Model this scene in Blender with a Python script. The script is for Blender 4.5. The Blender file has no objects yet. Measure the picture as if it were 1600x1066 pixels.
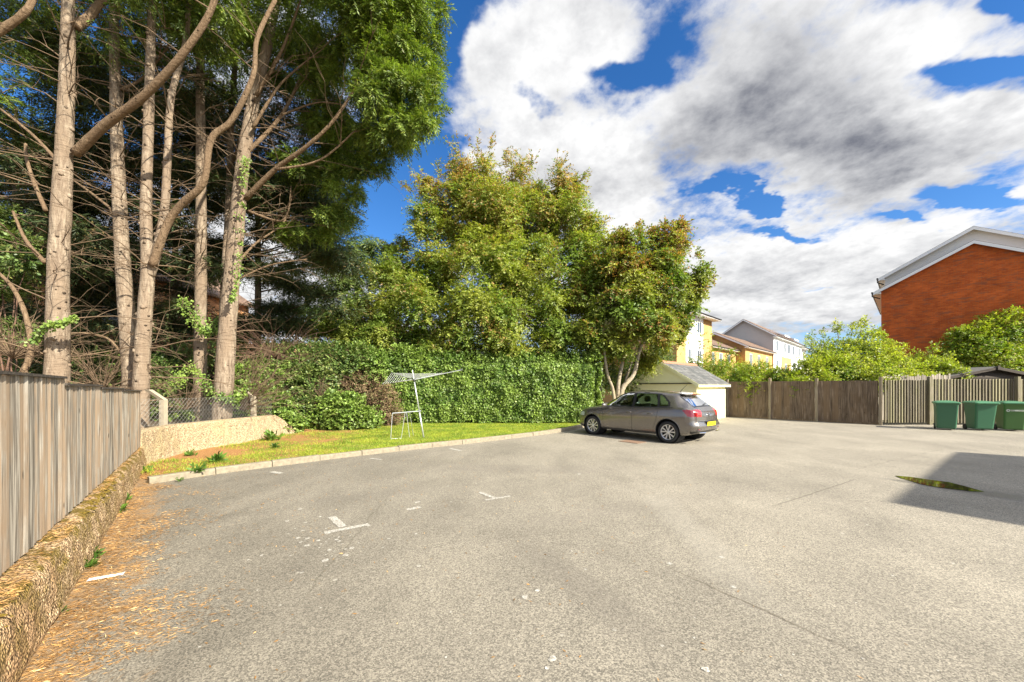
import bpy, math, random
import numpy as np
from mathutils import Vector, Matrix
from math import radians as R, pi, sin, cos

# ------------------------------------------------------------------ camera
SC = bpy.context.scene
F = 610.0; HY = 603.0; CH = 1.62          # focal length in photo pixels, horizon row, eye height
cam_d = bpy.data.cameras.new('camera'); cam = bpy.data.objects.new('camera', cam_d)
SC.collection.objects.link(cam); SC.camera = cam
cam.location = (0, 0, CH); cam.rotation_euler = (pi/2, 0, 0)
cam_d.sensor_width = 36; cam_d.lens = 36*F/1600; cam_d.shift_y = (HY-533)/1600
cam_d.clip_start = .05; cam_d.clip_end = 3000

# ------------------------------------------------------------------ light
SUN_EL = R(33); SA = Vector((.80, -.60, 0)).normalized()
sun_dir = Vector((SA.x*cos(SUN_EL), SA.y*cos(SUN_EL), sin(SUN_EL)))
sd = bpy.data.lights.new('sun', 'SUN'); so = bpy.data.objects.new('sun', sd); SC.collection.objects.link(so)
sd.energy = 4.8; sd.angle = R(.5); sd.color = (1, .93, .80)
so.rotation_euler = sun_dir.to_track_quat('Z', 'Y').to_euler()
SC.view_settings.view_transform = 'Standard'; SC.view_settings.look = 'None'
SC.view_settings.exposure = 1.3; SC.view_settings.gamma = 1.0
SC.cycles.max_bounces = 6; SC.cycles.transparent_max_bounces = 8

W = bpy.data.worlds.new('World'); SC.world = W; W.use_nodes = True
class NT:
    def __init__(s, tree): s.t = tree; s.n = tree.nodes; s.l = tree.links
    def add(s, typ, ins=None, **kw):
        n = s.n.new(typ)
        for k, v in kw.items(): setattr(n, k, v)
        if ins:
            for k, v in ins.items():
                sock = n.inputs[k]
                if isinstance(v, bpy.types.NodeSocket): s.l.new(v, sock)
                else:
                    if isinstance(v, (tuple, list)) and len(v) == 3 and sock.type == 'RGBA': v = (*v, 1)
                    sock.default_value = v
        return n
    def math(s, op, a, b=0.0, c=0.0, clamp=False):
        n = s.n.new('ShaderNodeMath'); n.operation = op; n.use_clamp = clamp
        for i, v in enumerate((a, b, c)):
            if isinstance(v, bpy.types.NodeSocket): s.l.new(v, n.inputs[i])
            else: n.inputs[i].default_value = v
        return n.outputs[0]
    def vmath(s, op, a, b=(0, 0, 0)):
        n = s.n.new('ShaderNodeVectorMath'); n.operation = op
        for i, v in enumerate((a, b)):
            if isinstance(v, bpy.types.NodeSocket): s.l.new(v, n.inputs[i])
            else: n.inputs[i].default_value = v
        return n.outputs['Value'] if op in ('LENGTH', 'DOT_PRODUCT', 'DISTANCE') else n.outputs[0]
    def noise(s, vec, scale, detail=4, rough=.55, dist=0):
        n = s.add('ShaderNodeTexNoise', {'Scale': scale, 'Detail': detail, 'Roughness': rough, 'Distortion': dist})
        if vec is not None: s.l.new(vec, n.inputs['Vector'])
        return n.outputs['Fac']
    def rng(s, v, a, b, c=0., d=1., smooth=True):
        n = s.n.new('ShaderNodeMapRange'); n.interpolation_type = 'SMOOTHSTEP' if smooth else 'LINEAR'
        s.l.new(v, n.inputs[0])
        for i, x in enumerate((a, b, c, d)): n.inputs[i+1].default_value = x
        return n.outputs[0]
    def mix(s, f, a, b, mode='MIX'):
        n = s.n.new('ShaderNodeMix'); n.data_type = 'RGBA'; n.blend_type = mode
        for i, v in ((0, f), (6, a), (7, b)):
            if isinstance(v, bpy.types.NodeSocket): s.l.new(v, n.inputs[i])
            else: n.inputs[i].default_value = (*v, 1) if isinstance(v, (tuple, list)) and len(v) == 3 else v
        return n.outputs[2]
    def xyz(s, v):
        n = s.add('ShaderNodeSeparateXYZ'); s.l.new(v, n.inputs[0]); return n.outputs
    def comb(s, x, y, z):
        n = s.n.new('ShaderNodeCombineXYZ')
        for i, v in enumerate((x, y, z)):
            if isinstance(v, bpy.types.NodeSocket): s.l.new(v, n.inputs[i])
            else: n.inputs[i].default_value = v
        return n.outputs[0]
    def scale(s, v, sc, rot=(0, 0, 0), loc=(0, 0, 0)):
        n = s.add('ShaderNodeMapping', {'Scale': sc, 'Rotation': rot, 'Location': loc}); s.l.new(v, n.inputs['Vector']); return n.outputs[0]

def build_world():
    g = NT(W.node_tree); g.n.clear()
    tc = g.add('ShaderNodeTexCoord').outputs['Generated']
    d = g.vmath('NORMALIZE', tc)
    x, y, z = g.xyz(d)[:3]
    sky = g.add('ShaderNodeTexSky'); sky.sky_type = 'NISHITA'; sky.sun_disc = False
    sky.sun_elevation = SUN_EL; sky.sun_rotation = math.atan2(SA.x, SA.y); sky.altitude = 50; sky.air_density = 1.0; sky.dust_density = .3; sky.ozone_density = 2.5
    hs = g.add('ShaderNodeHueSaturation', {'Saturation': 1.30, 'Value': 1.0, 'Color': sky.outputs[0]}).outputs[0]
    skyc = g.mix(1.0, hs, (.064, .068, .080), 'MULTIPLY')
    # cloud field
    zz = g.math('ADD', g.math('MAXIMUM', z, 0), .22)
    q = g.comb(g.math('DIVIDE', x, zz), g.math('DIVIDE', y, zz), 0)
    def field(qq):
        a = g.noise(g.scale(qq, (1.0, 1.25, 1)), 1.15, 5, .55, .15)
        b = g.noise(g.scale(qq, (1, 1, 1), (0, 0, .6), (5.2, 1.3, 2)), 3.3, 7, .60, .1)
        return g.math('ADD', g.math('MULTIPLY', a, .62), g.math('MULTIPLY', b, .50)), b
    f0, n2 = field(q)
    f1, n2b = field(g.vmath('MULTIPLY', q, (.91, .91, 1)))      # the same field a little higher up: dense above means a shaded base
    wv = g.add('ShaderNodeTexNoise', {'Scale': 2.6, 'Detail': 5, 'Roughness': .6}); g.l.new(q, wv.inputs['Vector'])
    warp = g.vmath('SCALE', g.vmath('SUBTRACT', wv.outputs['Color'], (.5, .5, .5))); g.n[-1].inputs['Scale'].default_value = .30
    yy = g.math('MAXIMUM', y, .08)
    uv0 = g.comb(g.math('DIVIDE', x, yy), g.math('DIVIDE', z, yy), 0)
    uv = g.vmath('MULTIPLY', g.vmath('ADD', uv0, warp), (1, 1, 0))
    front = g.rng(y, .1, .3)
    def bumps(lst):
        tot = None
        for px, py, rx, ry, rot, amp in lst:
            m = g.vmath('SUBTRACT', uv, ((px-800)/F, (HY-py)/F, 0))
            m = g.scale(m, (1, 1, 1), (0, 0, R(rot)))
            m = g.vmath('MULTIPLY', m, (F/rx, F/ry, 0))
            v = g.rng(g.vmath('LENGTH', m), .25, 1.15, amp, 0)
            tot = v if tot is None else g.math('ADD', tot, v)
        return g.math('MULTIPLY', tot, front)
    cov = bumps([  # blue holes (negative) and cloud bodies (positive); sizes in photo pixels
        (590, 330, 150, 130, 0, -.55), (695, 60, 60, 110, 15, -.22), (700, 5, 70, 22, 0, -.30), (640, 250, 90, 120, 0, -.35),
        (1075, 90, 85, 70, 30, -.20), (960, 105, 110, 30, 12, -.24), (850, 165, 60, 22, 15, -.22),
        (1120, 292, 40, 20, 0, -.36), (1175, 300, 30, 14, 0, -.36), (1210, 352, 80, 18, 14, -.30),
        (1530, 118, 110, 30, 0, -.46), (1585, 15, 50, 28, 0, -.36), (1530, 305, 110, 24, 8, -.42), (1420, 348, 60, 16, 10, -.34),
        (1280, 450, 40, 10, 0, -.2), (30, 120, 300, 260, 0, -.12), (430, 420, 260, 90, 0, .22),
        (860, 60, 170, 80, -10, .28), (900, 260, 180, 110, 20, .34), (1260, 190, 260, 130, 20, .36), (1430, 60, 160, 90, 0, .25),
        (1450, 220, 220, 60, 0, .24), (1250, 450, 330, 90, 0, .24), (760, 110, 70, 60, 0, .22), (1560, 200, 130, 45, 0, .25), (1480, 400, 200, 60, 0, .15)])
    n3 = g.noise(g.scale(q, (1, 1, 1), (0, 0, 1.9), (2.2, 7.3, 2)), 9.0, 8, .62, .1)
    dens = g.math('ADD', f0, cov)
    n4 = g.noise(g.scale(q, (1, 1, 1), (0, 0, 1.1), (3, 1, 5)), 24.0, 7, .6, .1)
    dens = g.math('ADD', dens, g.math('MULTIPLY', g.math('SUBTRACT', n3, .35), .42))
    dens = g.math('ADD', dens, g.math('MULTIPLY', g.math('SUBTRACT', n4, .5), .22))
    fac = g.rng(dens, .48, .74)
    shade_b = bumps([(1230, 195, 300, 140, 25, .55), (1430, 255, 280, 80, 5, .38), (1090, 215, 120, 70, 0, .30), (1220, 80, 170, 120, 30, .25), (700, 130, 120, 60, 0, .15),
                     (1250, 470, 300, 40, 0, .12), (900, 150, 90, 40, 0, .12), (1150, 340, 160, 30, 0, .15), (1330, 420, 200, 30, 0, .05), (1450, 60, 130, 60, 0, -.35), (900, 220, 150, 60, 20, -.3), (1480, 190, 90, 25, 0, -.25), (880, 320, 80, 60, 0, .12)])
    lit = g.math('MULTIPLY', g.math('SUBTRACT', f1, f0), 3.6)
    sh = g.math('ADD', g.math('MULTIPLY', g.rng(dens, .70, 1.35, 0, .45), 1.0), g.math('ADD', shade_b, lit))
    sh = g.math('ADD', sh, g.math('ADD', g.math('MULTIPLY', g.math('SUBTRACT', n3, .5), .85), g.math('MULTIPLY', g.math('SUBTRACT', n4, .5), .55)))
    sh = g.math('ADD', sh, g.math('MULTIPLY', g.math('SUBTRACT', n2, .5), .55))
    sh = g.rng(sh, -.15, 1.40, smooth=False)
    cl = g.mix(sh, (.41, .41, .41), (.085, .090, .108))
    glow = g.rng(g.vmath('DOT_PRODUCT', d, tuple(sun_dir)), .45, .98, 1., 3.2); cl = g.mix(1., cl, g.comb(glow, glow, glow), 'MULTIPLY')   # clouds boosted towards the sun, mostly out of view, to add fill light
    # wisps of thin cloud lower the saturation near the horizon
    hz = g.rng(z, .0, .30, .35, 0)
    skyc = g.mix(hz, skyc, (.17, .25, .34))
    col = g.mix(fac, skyc, cl)
    bg = g.add('ShaderNodeBackground', {'Color': col, 'Strength': 1.0})
    out = g.add('ShaderNodeOutputWorld'); g.l.new(bg.outputs[0], out.inputs[0])
build_world()

# ------------------------------------------------------------------ helpers
def G(x, y, z=0.0):
    Y = (CH-z)*F/(y-HY); return Vector(((x-800)/F*Y, Y, z))
def P(x, y, Y): return Vector(((x-800)/F*Y, Y, CH+(HY-y)/F*Y))
COL = SC.collection
def tag(o, label=None, cat=None, group=None, kind=None):
    if label: o['label'] = label
    if cat: o['category'] = cat
    if group: o['group'] = group
    if kind: o['kind'] = kind
    return o
def empty(name, loc=(0, 0, 0), rz=0.):
    o = bpy.data.objects.new(name, None); COL.objects.link(o); o.location = loc; o.rotation_euler = (0, 0, rz); o.empty_display_size = .2
    return o
def link(name, me, mat, parent=None, smooth=False):
    o = bpy.data.objects.new(name, me); COL.objects.link(o)
    for m in (mat if isinstance(mat, (list, tuple)) else [mat]): me.materials.append(m)
    if smooth: me.polygons.foreach_set('use_smooth', [True]*len(me.polygons))
    if parent:
        o.parent = parent
    return o
class MB:
    def __init__(s): s.v = []; s.f = []; s.mi = []
    def add(s, vs, fs, mi=0):
        b = len(s.v); s.v += [tuple(v) for v in vs]; s.f += [tuple(i+b for i in f) for f in fs]; s.mi += [mi]*len(fs); return s
    def box(s, c, d, rz=0., mi=0, ry=0., rx=0.):
        M = Matrix.Rotation(rz, 3, 'Z') @ Matrix.Rotation(ry, 3, 'Y') @ Matrix.Rotation(rx, 3, 'X')
        vs = [Vector(c)+M @ Vector((x*d[0]/2, y*d[1]/2, z*d[2]/2)) for x in (-1, 1) for y in (-1, 1) for z in (-1, 1)]
        return s.add(vs, [(0, 1, 3, 2), (4, 6, 7, 5), (0, 4, 5, 1), (2, 3, 7, 6), (0, 2, 6, 4), (1, 5, 7, 3)], mi)
    def hexa(s, a, b, mi=0):   # a, b: two matching quads
        return s.add(list(a)+list(b), [(3, 2, 1, 0), (4, 5, 6, 7)]+[(i, (i+1) % 4, 4+(i+1) % 4, 4+i) for i in range(4)], mi)
    def prism(s, poly, ext, mi=0):
        n = len(poly); poly = [Vector(p) for p in poly]; e = Vector(ext)
        return s.add(poly+[p+e for p in poly], [tuple(range(n-1, -1, -1)), tuple(range(n, 2*n))]+[(i, (i+1) % n, n+(i+1) % n, n+i) for i in range(n)], mi)
    def tube(s, pts, rad, n=6, mi=0, cap=True):
        pts = [Vector(p) for p in pts]; k = len(pts)
        if not isinstance(rad, (list, tuple)): rad = [rad]*k
        vs = []; prev = None
        for i, p in enumerate(pts):
            t = (pts[min(i+1, k-1)]-pts[max(i-1, 0)])
            t = t.normalized() if t.length > 1e-9 else Vector((0, 0, 1))
            if prev is None:
                u = t.cross(Vector((0, 0, 1)) if abs(t.z) < .9 else Vector((1, 0, 0))).normalized()
            else:
                u = (prev-t*prev.dot(t)); u = u.normalized() if u.length > 1e-6 else t.orthogonal().normalized()
            prev = u; w = t.cross(u)
            for j in range(n):
                a = 2*pi*j/n; vs.append(p+(u*cos(a)+w*sin(a))*rad[i])
        fs = [(i*n+j, i*n+(j+1) % n, (i+1)*n+(j+1) % n, (i+1)*n+j) for i in range(k-1) for j in range(n)]
        if cap: fs += [tuple(range(n-1, -1, -1)), tuple(range((k-1)*n, k*n))]
        return s.add(vs, fs, mi)
    def lathe(s, prof, c, axis='Y', n=24, mi=0, close=False):
        vs = []; c = Vector(c)
        for r, h in prof:
            for j in range(n):
                a = 2*pi*j/n
                vs.append(c+(Vector((r*cos(a), h, r*sin(a))) if axis == 'Y' else Vector((r*cos(a), r*sin(a), h))))
        k = len(prof)
        fs = [(i*n+j, i*n+(j+1) % n, (i+1)*n+(j+1) % n, (i+1)*n+j) for i in range(k-1) for j in range(n)]
        return s.add(vs, fs, mi)
    def build(s, name, mat, parent=None, smooth=False):
        me = bpy.data.meshes.new(name); me.from_pydata(s.v, [], s.f); me.update()
        o = link(name, me, mat, parent, smooth)
        if max(s.mi, default=0) > 0: me.polygons.foreach_set('material_index', s.mi)
        return o
def fastmesh(name, V, Fq, mat, parent=None, smooth=False):
    me = bpy.data.meshes.new(name); k = Fq.shape[1]
    me.vertices.add(len(V)); me.vertices.foreach_set('co', V.astype(np.float32).ravel())
    me.loops.add(Fq.size); me.loops.foreach_set('vertex_index', Fq.astype(np.int32).ravel())
    me.polygons.add(len(Fq)); me.polygons.foreach_set('loop_start', np.arange(0, Fq.size, k, dtype=np.int32))
    me.update(calc_edges=True); me.validate()
    return link(name, me, mat, parent, smooth)
def nrm(a): return a/np.maximum(np.linalg.norm(a, axis=-1, keepdims=True), 1e-9)
def leaves(name, Cn, D, Nn, L, Wd, mat, parent=None, fold=.0):
    D = nrm(D); S = nrm(np.cross(Nn, D)); L = np.asarray(L).reshape(-1, 1)*np.ones((len(Cn), 1)); Wd = np.asarray(Wd).reshape(-1, 1)*np.ones((len(Cn), 1))
    V = np.stack([Cn-D*L/2, Cn+S*Wd/2+D*L*.05, Cn+D*L/2, Cn-S*Wd/2+D*L*.05], 1)
    if fold: N2 = np.cross(D, S); V[:, 1] += N2*Wd*fold; V[:, 3] += N2*Wd*fold
    Fq = np.arange(len(Cn)*4).reshape(-1, 4)
    return fastmesh(name, V.reshape(-1, 3), Fq, mat, parent)
def gridmesh(name, fn, nu, nv, mat, parent=None, smooth=True):
    u, v = np.meshgrid(np.linspace(0, 1, nu), np.linspace(0, 1, nv), indexing='ij')
    V = fn(u.ravel(), v.ravel()); i = np.arange(nu-1)[:, None]; j = np.arange(nv-1)[None]
    a = (i*nv+j).ravel(); Fq = np.stack([a, a+nv, a+nv+1, a+1], 1)
    return fastmesh(name, V, Fq, mat, parent, smooth)
from mathutils import noise as mn
def hashn(p, f, seed=0):     # gradient noise, about -1..1
    q = np.zeros((len(p), 3)); q[:, :p.shape[1]] = p*f*.42; q += (seed*7.31, seed*3.17, seed*5.77)
    return np.fromiter((mn.noise(v) for v in q.tolist()), float, len(q))*1.9

# ------------------------------------------------------------------ materials
def material(name):
    m = bpy.data.materials.new(name); m.use_nodes = True; g = NT(m.node_tree); g.n.clear()
    g.out = g.add('ShaderNodeOutputMaterial'); g.pos = g.add('ShaderNodeNewGeometry'); return m, g
def finish(g, color, rough=.8, bump=None, bstr=.5, bdist=.01, metal=0., spec=.5, coat=0.):
    b = g.add('ShaderNodeBsdfPrincipled', {'Roughness': rough, 'Metallic': metal, 'Specular IOR Level': spec, 'Coat Weight': coat})
    if isinstance(color, bpy.types.NodeSocket): g.l.new(color, b.inputs['Base Color'])
    else: b.inputs['Base Color'].default_value = (*color, 1)
    if bump is not None:
        bn = g.add('ShaderNodeBump', {'Strength': bstr, 'Distance': bdist, 'Height': bump}); g.l.new(bn.outputs[0], b.inputs['Normal'])
    g.l.new(b.outputs[0], g.out.inputs[0]); return b
def simple(name, c, rough=.6, metal=0., var=.12, sc=3., bump=0., spec=.5, coat=0.):
    m, g = material(name); p = g.pos.outputs['Position']; n = g.noise(p, sc, 6)
    col = g.mix(n, tuple(x*(1-var) for x in c), tuple(min(1, x*(1+var)) for x in c))
    finish(g, col, rough, g.noise(p, sc*12, 3) if bump else None, bump, .004, metal, spec, coat); return m
def leafmat(name, c1, c2, c3=None, gloss=.35, trans=.35, clump=.5, zc=None, tipamt=.6, patch=None):
    m, g = material(name); p = g.pos.outputs['Position']; rnd = g.pos.outputs['Random Per Island']
    n = g.noise(p, clump, 3)
    col = g.mix(g.rng(n, .35, .65), c1, c2)
    if c3:
        f = g.math('MULTIPLY', rnd, 1.0)
        if zc:   # autumn colour grows towards the exposed top
            zf = g.rng(g.xyz(p)[2], zc[0], zc[1]); thr = g.math('ADD', g.math('MULTIPLY', zf, tipamt), g.math('MULTIPLY', g.math('SUBTRACT', g.noise(p, .9, 3), .5), 1.3))
            f = g.rng(g.math('SUBTRACT', thr, g.math('MULTIPLY', rnd, .7)), -.12, .12)
        else: f = g.rng(rnd, 1-tipamt, 1.02)
        col = g.mix(f, col, c3)
    r2 = g.math('FRACT', g.math('MULTIPLY', rnd, 17.3))
    v = g.rng(r2, 0, 1, .55, 1.55, False)
    col = g.mix(1.0, col, g.comb(v, v, v), 'MULTIPLY')
    b = g.add('ShaderNodeBsdfPrincipled', {'Base Color': col, 'Roughness': gloss, 'Specular IOR Level': .4})
    t = g.add('ShaderNodeBsdfTranslucent', {'Color': g.mix(1.0, col, (1.25, 1.35, .55), 'MULTIPLY')})
    ms = g.add('ShaderNodeMixShader', {0: trans}); g.l.new(b.outputs[0], ms.inputs[1]); g.l.new(t.outputs[0], ms.inputs[2])
    g.l.new(ms.outputs[0], g.out.inputs[0]); return m
M = {}
def wood(name, c1, c2, c3, grain_axis='Z', sc=1., bstr=.5, knot=True):
    m, g = material(name); p = g.pos.outputs['Position']; rnd = g.pos.outputs['Random Per Island']
    off = g.comb(g.math('MULTIPLY', rnd, 31.), g.math('MULTIPLY', rnd, 57.), g.math('MULTIPLY', rnd, 13.))
    pp = g.vmath('ADD', p, off)
    s = {'Z': (60*sc, 60*sc, 1.5*sc), 'X': (1.6*sc, 38*sc, 38*sc)}[grain_axis]
    gr = g.noise(g.scale(pp, s), 1.0, 6, .6, .35)
    big = g.noise(pp, 2.2*sc, 4)
    col = g.mix(g.rng(gr, .35, .68), c1, c2)
    col = g.mix(g.rng(g.math('ADD', big, g.math('MULTIPLY', rnd, .35)), .55, .85), col, c3)
    v = g.rng(rnd, 0, 1, .66, 1.25, False); col = g.mix(1.0, col, g.comb(v, v, v), 'MULTIPLY')
    ck = g.rng(g.noise(g.scale(pp, tuple(q*.7 for q in s)), 1.0, 3, .5, .8), .66, .72); col = g.mix(g.math('MULTIPLY', ck, .6), col, tuple(x*.4 for x in c1))
    h = gr
    if knot:
        vo = g.add('ShaderNodeTexVoronoi', {'Scale': 1.0}); g.l.new(g.scale(pp, (7*sc, 7*sc, 3.2*sc) if grain_axis == 'Z' else (3.2*sc, 7*sc, 7*sc)), vo.inputs['Vector'])
        k = g.rng(vo.outputs['Distance'], .05, .14, 1, 0); col = g.mix(g.math('MULTIPLY', k, .7), col, tuple(x*.35 for x in c1)); h = g.math('SUBTRACT', gr, g.math('MULTIPLY', k, .3))
    finish(g, col, .85, h, bstr, .009, spec=.2); return m
M['fence_left'] = wood('weathered_wood', (.13, .11, .085), (.47, .425, .35), (.29, .215, .145))
M['fence_cap'] = wood('dark_cap_wood', (.05, .045, .04), (.12, .10, .08), (.07, .06, .05), 'X')
M['fence_right'] = wood('brown_fence_wood', (.10, .072, .048), (.38, .29, .205), (.17, .12, .075))
M['fence_grey'] = wood('grey_green_fence_wood', (.115, .098, .068), (.30, .265, .185), (.18, .165, .10))
M['fence_pale'] = wood('pale_fence_wood', (.26, .22, .17), (.40, .36, .30), (.32, .28, .22))
M['post_wood'] = wood('post_wood', (.19, .16, .11), (.40, .34, .25), (.28, .23, .16))
M['shed_wood'] = wood('dark_shed_wood', (.035, .03, .025), (.09, .075, .06), (.06, .05, .04), 'X')
M['shed_roof'] = simple('shed_felt', (.09, .085, .08), .9, bump=.4, sc=2)

def asphalt():
    m, g = material('asphalt'); p = g.pos.outputs['Position']; x, y, z = g.xyz(p)[:3]
    fine = g.noise(p, 190, 3, .7); vo = g.add('ShaderNodeTexVoronoi', {'Scale': 120.}); g.l.new(p, vo.inputs['Vector'])
    chips = g.xyz(vo.outputs['Color'])[0]
    mid = g.noise(p, 26, 4, .7); patch = g.noise(p, .55, 5, .6, .6); patch2 = g.noise(g.scale(p, (1, .35, 1), (0, 0, .7)), 1.4, 6, .65, .5)
    f = g.math('ADD', g.math('MULTIPLY', fine, .55), g.math('MULTIPLY', chips, .30)); f = g.math('ADD', f, g.math('MULTIPLY', mid, .22))
    col = g.mix(g.rng(f, .30, .86), (.105, .096, .080), (.43, .392, .315))
    # lighter, more bleached surface towards the right of the yard
    side = g.rng(g.math('ADD', x, g.math('MULTIPLY', y, .25)), -3.5, 5.5)
    pv = g.math('ADD', g.math('MULTIPLY', g.math('SUBTRACT', patch, .5), .85), g.math('MULTIPLY', g.math('SUBTRACT', patch2, .5), .55))
    pv = g.math('ADD', pv, g.math('MULTIPLY', side, .32)); pv = g.math('ADD', pv, .76)
    col = g.mix(1.0, col, g.comb(pv, g.math('MULTIPLY', pv, .985), g.math('MULTIPLY', pv, .96)), 'MULTIPLY')
    def band(p0, p1, w, amt, colr, nz=.06):
        nonlocal col
        a = Vector(p0); b = Vector(p1); dd = (b-a); L = dd.length; dd.normalize(); nn = Vector((-dd.y, dd.x))
        t = g.math('SUBTRACT', g.vmath('DOT_PRODUCT', p, (dd.x, dd.y, 0)), a.dot(dd))
        s = g.math('SUBTRACT', g.vmath('DOT_PRODUCT', p, (nn.x, nn.y, 0)), a.dot(nn))
        s = g.math('ADD', s, g.math('MULTIPLY', g.math('SUBTRACT', g.noise(p, 2.5, 6, .7), .5), nz*4))
        mk = g.math('MULTIPLY', g.rng(g.math('ABSOLUTE', s), w*.3, w, 1, 0), g.math('MULTIPLY', g.rng(t, -.2, 1.0), g.rng(t, L-1.0, L, 1, 0)))
        mk = g.math('MULTIPLY', mk, g.rng(g.noise(p, 14, 3), .3, .6, .55, 1))
        col = g.mix(g.math('MULTIPLY', mk, amt), col, colr)
    a1 = G(1030, 880); a2 = G(1470, 1080); band((a1.x, a1.y), (a2.x, a2.y), .018, .85, (.06, .045, .03), .018)
    b1 = G(800, 830); b2 = G(1120, 1080); band((b1.x, b1.y), (b2.x, b2.y), .26, .42, (.13, .115, .095), .05)
    c1 = G(1350, 745); c2 = G(1180, 800); band((c1.x, c1.y), (c2.x, c2.y), .02, .6, (.08, .07, .05), .02)
    d1 = G(660, 730); d2 = G(1010, 735); band((d1.x, d1.y), (d2.x, d2.y), .5, .25, (.16, .14, .12), .1)
    for (qa, qb, w_, am, cc) in (((560, 900), (330, 1050), .22, .30, (.15, .135, .11)), ((1180, 760), (760, 830), .35, .22, (.17, .15, .125)), ((1250, 1000), (1010, 760), .30, .22, (.40, .37, .31)), ((620, 980), (900, 1080), .30, .25, (.16, .145, .12)), ((430, 790), (700, 760), .30, .28, (.14, .125, .105))):
        a_ = G(*qa); b_ = G(*qb); band((a_.x, a_.y), (b_.x, b_.y), w_, am, cc, .10)
    for (qa, qb) in (((930, 700), (1330, 735)), ((1330, 735), (1480, 700)), ((610, 770), (420, 1000))):
        a_ = G(*qa); b_ = G(*qb); band((a_.x, a_.y), (b_.x, b_.y), .012, .55, (.08, .07, .05), .05)
    e1 = G(335, 779); e2 = G(400, 772); band((e1.x, e1.y), (e2.x, e2.y), .05, .8, (.07, .05, .02), .03)
    # trodden pale spots
    vs = g.add('ShaderNodeTexVoronoi', {'Scale': 2.3}); g.l.new(p, vs.outputs[0].node.inputs['Vector'])
    ps = g.math('MULTIPLY', g.rng(g.math('ADD', vs.outputs['Distance'], g.math('MULTIPLY', mid, .06)), .055, .085, 1, 0), g.rng(g.xyz(vs.outputs['Color'])[1], .45, .5))
    col = g.mix(g.math('MULTIPLY', ps, .55), col, (.48, .45, .38))
    # fallen needles against the low wall and the start of the kerb
    nn = (.776, .631, 0); d = g.math('SUBTRACT', g.vmath('DOT_PRODUCT', p, nn), -2.72*.776+2.15*.631)
    nd = g.noise(g.scale(p, (1, 1, 1), (0, 0, 0)), 2.3, 6, .65, .4); nf = g.noise(g.scale(p, (60, 14, 1), (0, 0, .9)), 1.0, 4, .7)
    mask = g.math('ADD', g.math('MULTIPLY', d, -1.0), g.math('MULTIPLY', nd, 1.7)); mask = g.math('ADD', mask, g.math('MULTIPLY', nf, .9))
    mask = g.rng(mask, .78, 1.25)
    oc = g.mix(g.rng(nf, .3, .7), (.12, .065, .025), (.46, .27, .11))
    col = g.mix(g.math('MULTIPLY', g.math('MULTIPLY', mask, g.rng(g.noise(g.scale(p, (9, 22, 1), (0, 0, .9)), 1., 5, .7), .32, .55)), .85), col, oc)
    h = g.math('ADD', g.math('MULTIPLY', fine, .6), g.math('MULTIPLY', chips, .5))
    a = G(1352, 743); b = G(1680, 790); dd = (b-a); L = dd.length; dd.normalize(); nn = Vector((-dd.y, dd.x, 0))
    t = g.math('SUBTRACT', g.vmath('DOT_PRODUCT', p, tuple(dd)), a.dot(dd)); q = g.math('ABSOLUTE', g.math('SUBTRACT', g.vmath('DOT_PRODUCT', p, tuple(nn)), a.dot(nn)-.05))
    wid = g.rng(t, -.4, 1.6, -.05, .30); wet = g.math('SUBTRACT', wid, q); wet = g.math('ADD', wet, g.math('MULTIPLY', g.math('SUBTRACT', g.noise(p, 3.5, 5), .5), .35))
    wet = g.rng(wet, -.08, .12); col = g.mix(g.math('MULTIPLY', wet, .55), col, (.10, .095, .085))
    finish(g, col, g.rng(wet, 0, 1, .82, .30), h, .55, .006, spec=.3); return m
M['asphalt'] = asphalt()

def pebble(name, c1, c2, c3, sc=42., moss=0.):
    m, g = material(name); p = g.pos.outputs['Position']
    vo = g.add('ShaderNodeTexVoronoi', {'Scale': sc}); g.l.new(p, vo.inputs['Vector'])
    cc = g.xyz(vo.outputs['Color'])[0]; dist = vo.outputs['Distance']
    col = g.mix(cc, c1, c2); col = g.mix(g.rng(g.noise(p, 1.6, 5), .45, .65), col, c3)
    col = g.mix(g.rng(dist, .45, .9), col, tuple(x*.4 for x in c1))
    if moss:
        nz = g.xyz(g.pos.outputs['Normal'])[2]
        mk = g.math('MULTIPLY', g.rng(g.noise(p, 5, 6, .7), .42, .56), g.rng(nz, -.2, .75, .35, 1)); mk = g.math('MULTIPLY', mk, moss)
        mc = g.mix(g.noise(p, 60, 2), (.055, .04, .008), (.26, .18, .03)); col = g.mix(mk, col, mc)
    h = g.math('SUBTRACT', 1.0, dist); finish(g, col, .9, g.math('ADD', h, g.math('MULTIPLY', g.noise(p, 8, 4), .8)), .9, .02, spec=.2); return m
M['wall_pebble'] = pebble('pebbledash', (.26, .19, .11), (.68, .53, .33), (.50, .39, .22), 62.)
M['wall_low'] = pebble('mossy_pebble', (.25, .155, .08), (.76, .56, .33), (.44, .28, .145), 60., .95)
M['kerb'] = simple('kerb_concrete', (.235, .20, .14), .9, var=.6, sc=16, bump=.8)

def soil():
    m, g = material('lawn_soil'); p = g.pos.outputs['Position']; n = g.noise(p, 2.2, 6, .65); f = g.noise(p, 55, 3, .7)
    col = g.mix(g.rng(f, .3, .7), (.16, .075, .025), (.50, .27, .11))
    x = g.xyz(p)[0]; gr = g.math('ADD', g.math('MULTIPLY', x, .10), g.math('ADD', n, .56))
    gc = g.mix(f, (.09, .12, .02), (.26, .30, .05))
    col = g.mix(g.rng(gr, .42, .75), col, gc); finish(g, col, .95, f, .6, .02, spec=.1); return m
M['soil'] = soil()
M['ground'] = simple('rough_ground', (.10, .085, .045), .95, var=.5, sc=.8)
M['bank'] = simple('bank_earth', (.12, .085, .05), .95, var=.5, sc=3, bump=.8)

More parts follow.
